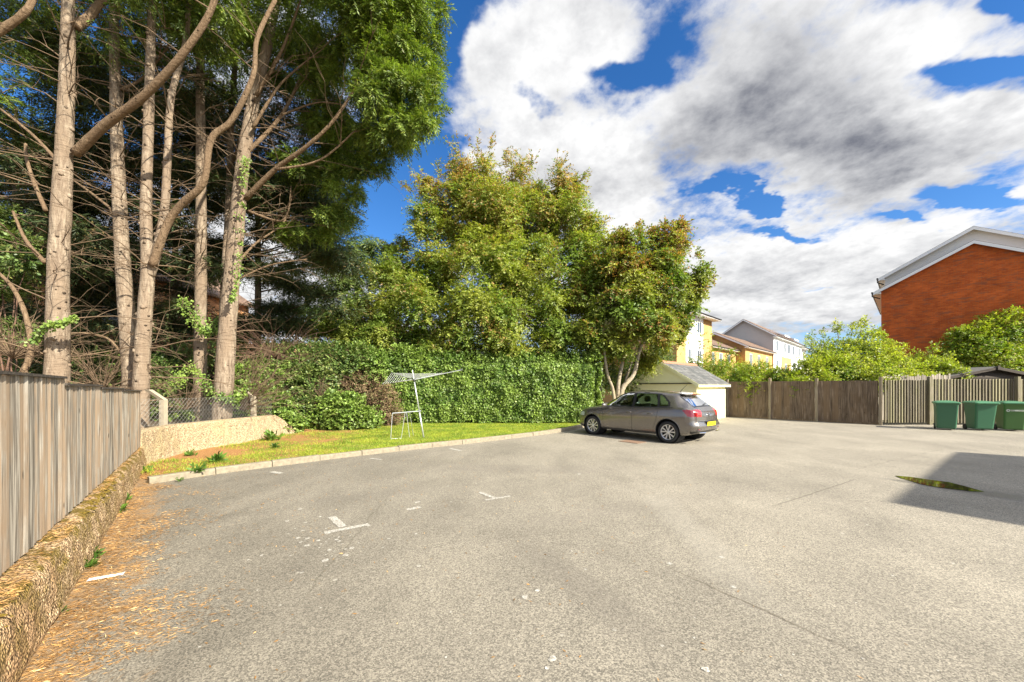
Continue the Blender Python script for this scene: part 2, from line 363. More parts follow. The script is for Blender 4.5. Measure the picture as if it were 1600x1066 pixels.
def brick(name, c1, c2, mortar, bw=.225, bh=.075, rz=0., burn=None):
    m, g = material(name); p = g.pos.outputs['Position']; x, y, z = g.xyz(p)[:3]
    # run bricks along the wall whichever way it faces: project on the horizontal tangent
    n = g.xyz(g.pos.outputs['True Normal']); u = g.math('SUBTRACT', g.math('MULTIPLY', n[0], y), g.math('MULTIPLY', n[1], x))
    br = g.add('ShaderNodeTexBrick', {'Scale': 1., 'Mortar Size': .006, 'Mortar Smooth': .1, 'Brick Width': bw, 'Row Height': bh, 'Bias': 0., 'Color1': (*c1, 1), 'Color2': (*c2, 1), 'Mortar': (*mortar, 1)})
    g.l.new(g.comb(u, z, 0), br.inputs['Vector']); br.inputs['Mortar Size'].default_value = .008
    col = br.outputs['Color']
    if burn:
        bq = g.noise(g.scale(g.comb(u, z, 0), (1.2, 5, 1)), .9, 5, .7); col = g.mix(g.rng(bq, .52, .62, 0, .65), col, burn)
    v = g.rng(g.noise(p, 1.3, 5), .3, .7, .85, 1.15); col = g.mix(1., col, g.comb(v, v, v), 'MULTIPLY')
    finish(g, col, .88, g.math('SUBTRACT', 1., br.outputs['Fac']), .6, .01, spec=.2); return m
M['brick_red'] = brick('red_brick', (.64, .140, .026), (.46, .085, .018), (.42, .14, .055), burn=(.24, .10, .055))
M['brick_tan'] = brick('tan_brick', (.58, .34, .11), (.50, .28, .09), (.50, .38, .22))
M['brick_orange'] = brick('orange_brick', (.50, .24, .09), (.40, .18, .07), (.40, .3, .2))
M['render_white'] = simple('white_render', (.78, .78, .78), .8, var=.04)
M['render_cream'] = simple('cream_paint', (.86, .82, .50), .7, var=.05, sc=1.2)
M['render_gable'] = simple('grey_boarding', (.50, .48, .45), .7, var=.06)
M['white_trim'] = simple('white_trim', (.86, .86, .84), .5, var=.04)
M['cream_trim'] = simple('pale_green_trim', (.82, .81, .50), .6, var=.06)
M['gutter'] = simple('black_gutter', (.02, .02, .02), .4)
def tiles(name, c1, c2, w, h, rz=0.):
    m, g = material(name); p = g.pos.outputs['Position']; x, y, z = g.xyz(p)[:3]
    u = g.vmath('DOT_PRODUCT', p, (.714, .70, 0)); s = g.math('MULTIPLY', z, 2.0)
    br = g.add('ShaderNodeTexBrick', {'Scale': 1., 'Mortar Size': .012, 'Brick Width': w, 'Row Height': h, 'Color1': (*c1, 1), 'Color2': (*c2, 1), 'Mortar': (*[q*.4 for q in c1], 1)})
    g.l.new(g.comb(u, s, 0), br.inputs['Vector'])
    v = g.rng(g.noise(p, 6, 4), .3, .7, .75, 1.3); col = g.mix(1., br.outputs['Color'], g.comb(v, v, v), 'MULTIPLY')
    finish(g, col, .75, g.math('SUBTRACT', 1., br.outputs['Fac']), .8, .02, spec=.3); return m
M['slate'] = tiles('grey_slate', (.15, .148, .14), (.085, .088, .085), .30, .30)
M['tile_brown'] = tiles('brown_tile', (.20, .13, .09), (.14, .09, .06), .30, .35)
M['tile_orange'] = tiles('orange_tile', (.36, .17, .09), (.26, .11, .06), .28, .30)
M['ridge'] = simple('terracotta', (.34, .16, .09), .85, var=.3, sc=8)
M['tile_edge'] = simple('tile_edge', (.16, .13, .11), .8, var=.3, sc=8)
def glass_dark():
    m, g = material('window_glass'); finish(g, (.06, .08, .10), .08, spec=.8); return m
M['window'] = glass_dark()
def bark(name, c1, c2, c3, sc=1.):
    m, g = material(name); p = g.pos.outputs['Position']
    n = g.noise(g.scale(p, (14*sc, 14*sc, 3.0*sc)), 1., 7, .68, .6); b = g.noise(g.scale(p, (2.2, 2.2, 1.1)), 1., 5, .6); ring = g.noise(g.scale(p, (3*sc, 3*sc, 26*sc)), 1., 4, .6, .5)
    col = g.mix(g.rng(n, .30, .70), c1, c2); col = g.mix(g.rng(b, .42, .60), col, c3); col = g.mix(g.rng(ring, .56, .70, 0, .55), col, tuple(x*.55 for x in c1))
    vo = g.add('ShaderNodeTexVoronoi', {'Scale': 1.0, 'Randomness': 1.}); g.l.new(g.scale(p, (6*sc, 6*sc, 6.5*sc)), vo.inputs['Vector'])
    k = g.math('MULTIPLY', g.rng(g.math('ADD', vo.outputs['Distance'], g.math('MULTIPLY', n, .3)), .24, .36, 1, 0), g.rng(g.xyz(vo.outputs['Color'])[0], .55, .6))
    col = g.mix(g.math('MULTIPLY', k, .8), col, tuple(x*.25 for x in c1))
    ht = g.math('ADD', g.math('ADD', n, g.math('MULTIPLY', ring, .4)), g.math('MULTIPLY', k, 1.2)); finish(g, col, .95, ht, 1., .05, spec=.1); return m
M['bark'] = bark('cypress_bark', (.14, .10, .07), (.36, .29, .21), (.24, .18, .125))
M['bark_tan'] = bark('branch_bark', (.13, .085, .05), (.28, .20, .125), (.19, .13, .08), 1.5)
M['bark_pale'] = bark('smooth_bark', (.24, .19, .13), (.48, .42, .32), (.36, .30, .20))
M['twig'] = simple('dead_twig', (.15, .10, .058), .9, var=.5, sc=4)
M['twig_dark'] = simple('brown_twig', (.15, .085, .055), .9, var=.4, sc=4)
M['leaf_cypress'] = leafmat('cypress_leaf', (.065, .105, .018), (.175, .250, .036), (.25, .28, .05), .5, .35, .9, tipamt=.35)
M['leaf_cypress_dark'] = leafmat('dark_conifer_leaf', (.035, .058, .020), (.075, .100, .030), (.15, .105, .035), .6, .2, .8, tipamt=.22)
M['leaf_beech'] = leafmat('beech_leaf', (.15, .225, .036), (.29, .32, .055), (.38, .23, .08), .5, .42, .6, zc=(7, 15), tipamt=.44)
M['leaf_plum'] = leafmat('plum_leaf', (.13, .20, .032), (.26, .28, .046), (.33, .17, .055), .5, .4, .7, zc=(4, 11), tipamt=.38)
M['leaf_ivy'] = leafmat('ivy_leaf', (.100, .175, .028), (.20, .285, .048), (.27, .34, .10), .5, .25, 1.2, tipamt=.3)
M['leaf_shrub'] = leafmat('shrub_leaf', (.075, .130, .030), (.15, .205, .050), (.26, .26, .08), .45, .25, 1.1, tipamt=.22)
M['leaf_brown'] = leafmat('dead_leaf', (.15, .09, .05), (.26, .18, .10), (.14, .18, .05), .8, .15, 1.5, tipamt=.35)
M['leaf_bright'] = leafmat('bright_leaf', (.14, .225, .022), (.28, .34, .035), (.38, .32, .08), .45, .4, .6, tipamt=.3)
M['leaf_yellow'] = leafmat('yellow_green_leaf', (.18, .25, .03), (.32, .36, .045), (.42, .38, .11), .45, .45, .7, tipamt=.25)
M['grass'] = leafmat('grass_blade', (.16, .26, .022), (.34, .40, .04), (.46, .38, .09), .6, .4, 1.6, tipamt=.3)
M['weed'] = leafmat('weed_leaf', (.07, .15, .02), (.13, .22, .03), None, .5, .35, 2.)
M['needle'] = leafmat('needle_litter', (.22, .11, .03), (.46, .26, .09), (.60, .42, .20), .8, .0, 2., tipamt=.25)
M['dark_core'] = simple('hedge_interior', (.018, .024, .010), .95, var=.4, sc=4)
M['paint_line'] = None
def paintline():
    m, g = material('worn_white_paint'); p = g.pos.outputs['Position']; n = g.noise(p, 45, 4, .7)
    col = g.mix(g.rng(n, .42, .66), (.26, .24, .20), (.56, .54, .48)); finish(g, col, .8, n, .3, .004); return m
M['paint_line'] = paintline()
M['metal'] = simple('galvanised_metal', (.62, .64, .65), .35, .6, var=.1, sc=8)
M['line'] = simple('washing_line_plastic', (.60, .62, .58), .6)
M['concrete_post'] = simple('concrete_post', (.33, .28, .20), .9, var=.3, sc=9, bump=.6)
M['wire'] = simple('wire_mesh', (.24, .23, .20), .7, .1)
M['water'] = None
def water():
    m, g = material('puddle_water'); p = g.pos.outputs['Position']
    finish(g, (.035, .028, .015), .03, g.noise(p, 3, 2), .02, .002, spec=1.0); return m
M['water'] = water()
def wet():
    m, g = material('wet_asphalt'); p = g.pos.outputs['Position']; f = g.noise(p, 120, 3, .7)
    finish(g, g.mix(f, (.10, .095, .08), (.26, .24, .20)), .38, f, .35, .004, spec=.9); return m
M['wet'] = wet()
M['rust'] = simple('rusty_iron', (.20, .125, .08), .85, var=.5, sc=30, bump=.8)

# ------------------------------------------------------------------ ground
def sheet(name, poly, z, mat, kind='structure'):
    b = MB(); b.add([(x, y, z) for x, y in poly], [tuple(range(len(poly)))]); o = b.build(name, mat); tag(o, kind=kind); return o
sheet('ground', [(-400, -200), (400, -200), (400, 900), (-400, 900)], -.03, M['ground'])
sheet('car_park', [(-12, -14), (24, -14), (24, 16.3), (15.6, 16.3), (12, 21.5), (-12, 21.5)], 0, M['asphalt'])
kpx = [(233, 757), (265, 752), (340, 741), (400, 733), (500, 720), (600, 708), (680, 699), (728, 694), (800, 685.5), (850, 679.5), (885, 674), (905, 669.5), (930, 665)]
kw = [G(*p) for p in kpx]
def along(pts, s):
    for a, b in zip(pts[:-1], pts[1:]):
        L = (b-a).length
        if s <= L: return a+(b-a)*(s/L), (b-a).normalized()
        s -= L
    return pts[-1], (pts[-1]-pts[-2]).normalized()
klen = sum((b-a).length for a, b in zip(kw[:-1], kw[1:]))
kb = MB(); s = 0; rk = random.Random(3)
while s < klen-.1:
    e = min(s+.91, klen); a, ta = along(kw, s+.006); b2, tb = along(kw, e-.006)
    for (p, t), nxt in (((a, ta), 0),):
        na = Vector((-ta.y, ta.x, 0)); nb = Vector((-tb.y, tb.x, 0)); h = .115+rk.uniform(-.008, .008); jy = rk.uniform(-.008, .008)
        ra = [a+na*jy+Vector((0, 0, -.05)), a+na*(jy+.012)+Vector((0, 0, h-.02)), a+na*(jy+.03)+Vector((0, 0, h)), a+na*.135+Vector((0, 0, h)), a+na*.135+Vector((0, 0, -.05))]
        rb = [b2+nb*jy+Vector((0, 0, -.05)), b2+nb*(jy+.012)+Vector((0, 0, h-.02)), b2+nb*(jy+.03)+Vector((0, 0, h)), b2+nb*.135+Vector((0, 0, h)), b2+nb*.135+Vector((0, 0, -.05))]
        kb.add(ra+rb, [(4, 3, 2, 1, 0), (5, 6, 7, 8, 9)]+[(i, (i+1) % 5, 5+(i+1) % 5, 5+i) for i in range(5)])
    s = e
tag(kb.build('kerb', M['kerb']), kind='structure')

# lawn bed behind the kerb
WL0 = Vector((-2.72, 2.15, 0)); WD = Vector((-.631, .776, 0)).normalized(); WN = Vector((WD.y, -WD.x, 0))   # low wall front base line
cornr = WL0+WD*6.95
backw = [Vector((-7.95, 8.2, 0)), Vector((-7.75, 9.9, 0)), Vector((-7.45, 12.3, 0))]
lawn_poly = [(p+Vector((-.0, .10, 0))) for p in kw]+[Vector((3.6, 16.6, 0)), Vector((-7.4, 16.8, 0)), Vector((-7.5, 12.3, 0)), Vector((-8.0, 8.3, 0)), cornr, Vector((-6.7, 6.95, 0))]
def lawn():
    import bmesh
    me = bpy.data.meshes.new('lawn'); bm = bmesh.new()
    f = bm.faces.new([bm.verts.new((p.x, p.y, 0)) for p in lawn_poly])
    bmesh.ops.triangulate(bm, faces=[f]); 
    for _ in range(5): bmesh.ops.subdivide_edges(bm, edges=[e for e in bm.edges if e.calc_length() > .35], cuts=1, use_grid_fill=True)
    for v in bm.verts:
        x, y = v.co.x, v.co.y; v.co.z = .075+.018*sin(x*2.1+y)*cos(y*1.7-x*.6)+.010*sin(x*5.3)*sin(y*4.9)
        d = (v.co-WL0).dot(WN)
        e = min(1, max(0, (x+6.4)/.8)) if y < 7.6 else 1
        v.co.z = v.co.z*(.12+.88*e)
    bm.to_mesh(me); bm.free(); o = link('lawn', me, M['soil'], None, True); tag(o, kind='structure')
lawn()
sheet('bank', [(-7.9, 8.2), (-7.6, 12.4), (-7.4, 14.5), (-9, 26), (-30, 26), (-30, 8), (-12, 7.9)], .50, M['bank'])

def in_poly(px, py, poly):
    ins = np.zeros(len(px), bool); n = len(poly)
    for i in range(n):
        x1, y1 = poly[i][0], poly[i][1]; x2, y2 = poly[(i+1) % n][0], poly[(i+1) % n][1]
        c = ((y1 > py) != (y2 > py)) & (px < (x2-x1)*(py-y1)/((y2-y1) if y2 != y1 else 1e-9)+x1); ins ^= c
    return ins
def blades(name, n, poly, hmin, hmax, w, mat, zf=.08, dens=None, seed=1, lean=.5):
    r = np.random.RandomState(seed); pp = np.array([(p[0], p[1]) for p in poly]); lo, hi = pp.min(0), pp.max(0)
    x = r.uniform(lo[0], hi[0], n); y = r.uniform(lo[1], hi[1], n); k = in_poly(x, y, pp); x, y = x[k], y[k]
    if dens is not None: k = r.uniform(size=len(x)) < dens(x, y); x, y = x[k], y[k]
    n = len(x); h = r.uniform(hmin, hmax, n); a = r.uniform(0, 2*pi, n); le = r.normal(0, lean, (n, 2))*h[:, None]
    b = np.stack([x, y, np.full(n, zf)], 1); s = np.stack([np.cos(a), np.sin(a), 0*a], 1)*w/2
    t = b+np.stack([le[:, 0], le[:, 1], h], 1)
    V = np.stack([b-s, b+s, t], 1).reshape(-1, 3); return fastmesh(name, V, np.arange(n*3).reshape(-1, 3), mat)
def gdens(x, y):
    p = np.stack([x, y], 1); n = hashn(p, 1.5, 3)*.35+hashn(p, 5, 4)*.25
    base = np.clip((x+6.3)/2.2, 0, 1)*.80+.16+ (y > 15.3)*.1
    return np.clip(base+n*(1.1-.6*np.clip((x+4)/3, 0, 1)), 0, 1)
blades('grass', 300000, lawn_poly, .015, .055, .011, M['grass'], .078, gdens, 2)
bpy.data.objects['grass']['kind'] = 'stuff'
tag(bpy.data.objects['grass'], 'short patchy yellow green grass behind the kerb', 'grass')

# needle litter along the low wall
def litter():
    r = np.random.RandomState(5); n = 26000
    t = r.uniform(-2.2, 7.6, n); d = np.abs(r.normal(0, .42, n))+.01
    p = np.array(WL0)[None]+np.array(WD)[None]*t[:, None]+np.array(WN)[None]*d[:, None]
    k = (hashn(p[:, :2], 2.6, 8)+hashn(p[:, :2], 8, 9)*.5+.55-d*.9 > r.uniform(-.2, .5, n)); p = p[k]; n = len(p)
    p[:, 2] = .006+r.uniform(0, .008, n); a = r.normal(.5, .7, n); D = np.stack([np.cos(a), np.sin(a), r.normal(0, .12, n)], 1)
    N = np.array([0, 0, 1.])+r.normal(0, .35, (n, 3))
    o = leaves('needle_litter', p, D, N, r.uniform(.02, .06, n), r.uniform(.003, .006, n), M['needle'])
    tag(o, 'orange fallen needles strewn along the foot of the mossy low wall', 'leaf litter', kind='stuff')
    n = 9000; t = r.uniform(-2.2, 6.9, n); o_ = -np.abs(r.normal(0, .13, n))-.02
    p = np.array(WL0)[None]+np.array(WD)[None]*t[:, None]+np.array(WN)[None]*o_[:, None]; p[:, 2] = .437+r.uniform(0, .012, n)
    k = (hashn(p[:, :2], 4, 12) > r.uniform(-.5, .6, n)) & (o_ > -.24); p = p[k]; n = len(p); a = r.normal(.9, .8, n); D = np.stack([np.cos(a), np.sin(a), r.normal(0, .15, n)], 1)
    o = leaves('needle_litter', p, D, np.array([0, 0, 1.])+r.normal(0, .35, (n, 3)), r.uniform(.015, .05, n), r.uniform(.003, .007, n), M['needle'])
    tag(o, 'dry needles caught on the flat top of the mossy low wall', 'leaf litter', kind='stuff')
    # scattered tan leaves and needles over the yard and on the bed
    n = 2600; x = r.uniform(-6, 3, n); y = r.uniform(1.8, 9, n); k = ((x-WL0.x)*WN.x+(y-WL0.y)*WN.y > .3) & (r.uniform(size=n) < np.exp(-np.maximum(0, x+3)*.35)); x, y = x[k], y[k]; n = len(x)
    p = np.stack([x, y, np.full(n, .006)], 1); a = r.uniform(0, 6.28, n); D = np.stack([np.cos(a), np.sin(a), r.normal(0, .1, n)], 1)
    o = leaves('fallen_leaves', p, D, np.array([0, 0, 1.])+r.normal(0, .3, (n, 3)), r.uniform(.015, .045, n), r.uniform(.003, .012, n), M['needle'])
    tag(o, 'thin scatter of tan leaf bits lying on the grey asphalt', 'leaf litter', kind='stuff')
litter()

# road markings (worn paint)
def stroke(mb, a, b, w, z=.004, rag=.006, seed=1):
    r = random.Random(seed); a = Vector(a); b = Vector(b); d = (b-a).normalized(); n = Vector((-d.y, d.x, 0)); k = 14
    vs = []
    for i in range(k+1):
        p = a+(b-a)*i/k
        vs += [p+n*(w/2+r.uniform(-rag, rag)), p-n*(w/2+r.uniform(-rag, rag))]
    mb.add([(v.x, v.y, z) for v in vs], [(2*i, 2*i+1, 2*i+3, 2*i+2) for i in range(k)])
M['fresh_line'] = simple('white_line_paint', (.74, .72, .68), .7, var=.15, sc=30)
def marks(name, segs, w=.075, z=.004, mt=None):
    mb = MB()
    for i, (a, b, *ww) in enumerate(segs): stroke(mb, G(*a), G(*b), ww[0] if ww else w, z+.0012*i, seed=i)
    tag(mb.build(name, mt or M['paint_line']), kind='structure')
marks('bay_marking', [((507, 833), (576, 819.5)), ((518, 808), (536, 824), .09)])
marks('bay_marking', [((636, 797), (657, 792.5)), ((648, 786), (657, 784.5), .05)])
marks('bay_marking', [((758, 782), (797, 775.5), .05), ((749, 769.5), (774, 779), .07)])
marks('bay_marking', [((137, 908.5), (194, 898)), ], .06, .012, M['fresh_line'])
marks('bay_marking', [((424, 737.5), (440, 740), .1)])
marks('bay_marking', [((703, 701), (720, 704.5), .1), ((578, 716.5), (596, 718.5), .07)])
def specks():
    r = random.Random(4); mb = MB()
    spots = [(1103, 1047, 5), (863, 1030, 5), (855, 1045, 3), (820, 933, 4), (840, 923, 3.4), (1145, 917, 3.5), (1046, 881, 3), (1128, 871, 2.6), (540, 868, 3), (515, 860, 2.6), (480, 853, 3), (497, 845, 2.4), (472, 830, 2), (478, 817, 2), (500, 808, 2), (550, 857, 2.5), (508, 876, 4), (650, 835, 2), (608, 842, 2), (905, 741, 2.5), (1035, 1010, 2), (960, 985, 2.5), (655, 885, 2.5), (700, 760, 1.6)]
    for i in range(46): spots.append((r.gauss(500, 45), r.gauss(840, 22), r.uniform(.8, 2.4)))
    for i in range(40): spots.append((r.uniform(300, 1500), r.uniform(760, 1060), r.uniform(.8, 1.8)))
    for x, y, s in spots:
        c = G(x, y); rad = s*c.y/F*1.4; n = 9
        mb.add([(c.x+rad*cos(2*pi*i/n)*r.uniform(.6, 1.2), c.y+rad*1.1*sin(2*pi*i/n)*r.uniform(.6, 1.2), .0035) for i in range(n)], [tuple(range(n))])
    tag(mb.build('paint_splashes', M['paint_line']), kind='structure')
specks()
# puddle
pud = [(1352, 744), (1375, 739.5), (1400, 737.5), (1440, 741), (1475, 747), (1510, 757), (1545, 766), (1600, 774), (1660, 779), (1660, 790), (1600, 783.5), (1555, 779), (1520, 771), (1490, 766), (1450, 762), (1410, 757), (1375, 750)]
def puddle():
    p2 = [(1398, 744), (1420, 745.5), (1450, 750), (1482, 754), (1506, 760), (1538, 769), (1518, 768.5), (1490, 765), (1462, 761.5), (1438, 757), (1424, 752.5), (1408, 748)]
    pts = [G(*p) for p in p2]; mb = MB(); mb.add([(p.x, p.y, .008) for p in pts], [tuple(range(len(pts)-1, -1, -1))]); o = mb.build('puddle', M['water']); tag(o, kind='structure')
    if o.data.polygons[0].normal.z < 0: o.data.flip_normals()
puddle()
# drain cover
def drain():
    a = G(988, 690.5); t = empty('drain_cover', a, R(131)); tag(t, 'rusty iron drain cover set in the asphalt beside the grey car', 'drain cover')
    b = MB(); 
    for sx, sy, dx, dy in ((0, .22, .62, .03), (0, -.22, .62, .03), (.295, 0, .03, .41), (-.295, 0, .03, .41)): b.box((sx, sy, .006), (dx, dy, .012))
    b.build('frame', M['rust'], t)
    g = MB(); g.box((0, 0, .0045), (.55, .40, .007)); 
    for i in range(9): g.box((-.24+.06*i, 0, .0095), (.03, .37, .004))
    g.build('grate', M['rust'], t)
drain()

# ------------------------------------------------------------------ left walls and fence
def low_wall():
    t = empty('low_wall', cornr); t.rotation_euler = (0, 0, 0); tag(t, 'low pebbledash wall with brown moss along its top under the grey fence', 'wall')
    r = np.random.RandomState(2)
    prof = np.array([(.0, -.02), (.015, .06), (.01, .16), (.0, .28), (-.01, .36), (-.04, .41), (-.10, .425), (-.20, .43), (-.34, .43), (-.42, .42), (-.44, .0)])
    cum = np.r_[0, np.cumsum(np.linalg.norm(np.diff(prof, axis=0), axis=1))]; cum /= cum[-1]
    L = 10.4; st = WL0-WD*3.3
    def fn(u, v):
        o = np.interp(v, cum, prof[:, 0]); z = np.interp(v, cum, prof[:, 1])
        p = np.array(st)[None]+np.array(WD)[None]*(u*L)[:, None]+np.array(WN)[None]*o[:, None]; p[:, 2] += z
        q = np.stack([u*L, o*2, z*2], 1)
        nz = hashn(q, 6, 1)*.010+hashn(q, 17, 2)*.007+hashn(q, 45, 5)*.004
        p += np.array(WN)[None]*(nz*(z > .02))[:, None]; p[:, 2] += hashn(q, 9, 3)*.010*(z > .3)+hashn(q, 40, 6)*.004*(z > .3)
        return p
    gridmesh('wall', fn, 900, 70, M['wall_low'])
    o = bpy.data.objects['wall']; o.parent = t; o.matrix_parent_inverse = Matrix.Translation(-cornr)
    # moss cushions and stones along the top edge
    mb = MB(); rr = random.Random(6)
    for i in range(900):
        s = rr.uniform(0, 8.0)**1.0; c = st+WD*(s+1.6)+WN*rr.gauss(-.06, .04)+Vector((0, 0, .415))
        if hashn(np.array([[s, 0.]]), 3, 4)[0] < -.15: continue
        R0 = rr.uniform(.006, .017); n = 7
        for k in range(3):
            pass
        vs = []; 
        for (rr_, zz) in ((1, 0), (.85, .35), (.45, .6)):
            for j in range(n): vs.append(c+Vector((cos(6.28*j/n)*R0*rr_*rr.uniform(.8, 1.2), sin(6.28*j/n)*R0*rr_*rr.uniform(.8, 1.2), R0*zz)))
        vs.append(c+Vector((0, 0, R0*.7)))
        mb.add(vs, [(k*n+j, k*n+(j+1) % n, (k+1)*n+(j+1) % n, (k+1)*n+j) for k in range(2) for j in range(n)]+[(2*n+j, 2*n+(j+1) % n, 3*n) for j in range(n)])
    m = mb.build('moss', M['moss'], t, True); m.matrix_parent_inverse = Matrix.Translation(-cornr)
M['moss'] = simple('brown_moss', (.15, .105, .02), .95, var=.6, sc=30, bump=.9, spec=.1)
low_wall()

def reparent(o, t):       # keep world coordinates under an empty that has its own location
    o.parent = t; o.matrix_parent_inverse = (Matrix.Translation(t.location) @ Matrix.Rotation(t.rotation_euler.z, 4, 'Z')).inverted(); return o

def back_wall():
    t = empty('retaining_wall', backw[0]); tag(t, 'ochre pebbledash wall with sloping face behind the lawn below the chain link', 'wall')
    pts = [cornr+WD*.12+WN*-.18, Vector((-7.75, 9.0, 0)), Vector((-7.62, 10.6, 0)), Vector((-7.42, 12.4, 0)), Vector((-7.25, 12.9, 0))]
    pts = [Vector((p.x, p.y, 0)) for p in pts]
    seg = [0]; 
    for a, b in zip(pts[:-1], pts[1:]): seg.append(seg[-1]+(b-a).length)
    P2 = np.array([tuple(p) for p in pts]); S = np.array(seg); L = S[-1]
    prof = np.array([(.20, .0), (.16, .10), (.10, .35), (.05, .60), (.03, .70), (.0, .735), (-.22, .74), (-.24, .3)]); cum = np.r_[0, np.cumsum(np.linalg.norm(np.diff(prof, axis=0), axis=1))]; cum /= cum[-1]
    def fn(u, v):
        s = u*L; x = np.interp(s, S, P2[:, 0]); y = np.interp(s, S, P2[:, 1]); o = np.interp(v, cum, prof[:, 0]); z = np.interp(v, cum, prof[:, 1])
        fall = np.clip((s-(L-.7))/.7, 0, 1)**1.5; top = 1-.65*fall-.05*(s/L)
        q = np.stack([s, o, z], 1); nz = hashn(q, 5, 1)*.012+hashn(q, 16, 2)*.010+hashn(q, 42, 4)*.006
        # broken lower right corner
        hole = np.clip(1-np.abs(s-(L-1.2))/.35, 0, 1)*np.clip((.16-z)/.16, 0, 1)
        o2 = o*(1+.5*np.clip((s-1.8)/2, 0, 1)*(z < .5))+nz-hole*.12
        return np.stack([x+o2*.97, y-o2*.12, z*top], 1)
    gridmesh('wall', fn, 320, 60, M['wall_pebble']); reparent(bpy.context.scene.objects['wall.001'] if 'wall.001' in bpy.data.objects else bpy.data.objects['wall'], t)
back_wall()

FL0 = Vector((-3.18, 2.42, .42)); FD = Vector((-4.02, 5.13, 0)).normalized(); FN = Vector((FD.y, -FD.x, 0))
def yline(Y): return (Y-2.42)/FD.y
fence_breaks = [(yline(2.42)-1.35, yline(3.49), 1.735, 1.715), (yline(3.49), yline(4.7), 1.655, 1.645), (yline(4.7), yline(5.94), 1.615, 1.60), (yline(5.94), yline(7.58), 1.575, 1.545)]
def left_fence():
    t = empty('board_fence', FL0); tag(t, 'silver grey close boarded fence in four stepped panels on the low mossy wall', 'fence')
    r = random.Random(9)
    for i, (s0, s1, z0, z1) in enumerate([(-3.4, fence_breaks[0][0], 1.80, 1.78)]+fence_breaks):
        mb = MB(); s = s0+.01
        while s < s1-.03:
            w = min(r.uniform(.044, .070), s1-.01-s); lo = r.uniform(-.012, .006)+.03; hi = (z0+(z1-z0)*(s-s0)/(s1-s0))-.42-.035+r.uniform(-.004, .004)
            a = FL0+FD*s; b = FL0+FD*(s+w-.003); o1 = FN*(.002+r.uniform(-.002, .003)); o2 = FN*(.013+r.uniform(-.004, .006)); th = FN*-.014
            tilt = FD*r.uniform(-.006, .006)
            q1 = [a+o1+Vector((0, 0, lo)), b+o2+Vector((0, 0, lo)), b+o2+tilt+Vector((0, 0, hi)), a+o1+tilt+Vector((0, 0, hi))]
            # each board in 12 steps so that it can bow a little
            n = 8; bow = r.uniform(-.006, .006); fr = []; 
            for k in range(n+1):
                f = k/n; bb = FN*(bow*sin(pi*f)); fr.append([q1[0].lerp(q1[3], f)+bb, q1[1].lerp(q1[2], f)+bb, q1[1].lerp(q1[2], f)+bb+th, q1[0].lerp(q1[3], f)+bb+th])
            vs = [v for q in fr for v in q]; fs = [(3, 2, 1, 0), (4*n, 4*n+1, 4*n+2, 4*n+3)]
            for k in range(n):
                for j in range(4): fs.append((4*k+j, 4*k+(j+1) % 4, 4*k+4+(j+1) % 4, 4*k+4+j))
            mb.add(vs, fs); s += w
        reparent(mb.build('fence_panel', M['fence_left']), t)
        cb = MB(); a = FL0+FD*s0; b = FL0+FD*(s1+.005)
        za, zb = z0-.42, z1-.42
        cb.hexa([a+FN*.03+Vector((0, 0, za-.032)), a-FN*.03+Vector((0, 0, za-.032)), a-FN*.03+Vector((0, 0, za-.008)), a+FN*.03+Vector((0, 0, za-.012))],
                [b+FN*.03+Vector((0, 0, zb-.032)), b-FN*.03+Vector((0, 0, zb-.032)), b-FN*.03+Vector((0, 0, zb-.008)), b+FN*.03+Vector((0, 0, zb-.012))])
        reparent(cb.build('capping', M['fence_cap']), t)
        pb = MB(); pb.box(a-FN*.08+Vector((0, 0, (za)/2-.1)), (.08, .08, za+.1), math.atan2(FD.y, FD.x)); reparent(pb.build('post', M['post_wood']), t)
        rb = MB(); 
        for zr in (.25, .7, 1.05): rb.hexa([a-FN*.015+Vector((0, 0, zr)), a-FN*.055+Vector((0, 0, zr)), a-FN*.055+Vector((0, 0, zr+.06)), a-FN*.015+Vector((0, 0, zr+.06))], [b-FN*.015+Vector((0, 0, zr)), b-FN*.055+Vector((0, 0, zr)), b-FN*.055+Vector((0, 0, zr+.06)), b-FN*.015+Vector((0, 0, zr+.06))])
        reparent(rb.build('rail', M['post_wood']), t)
left_fence()

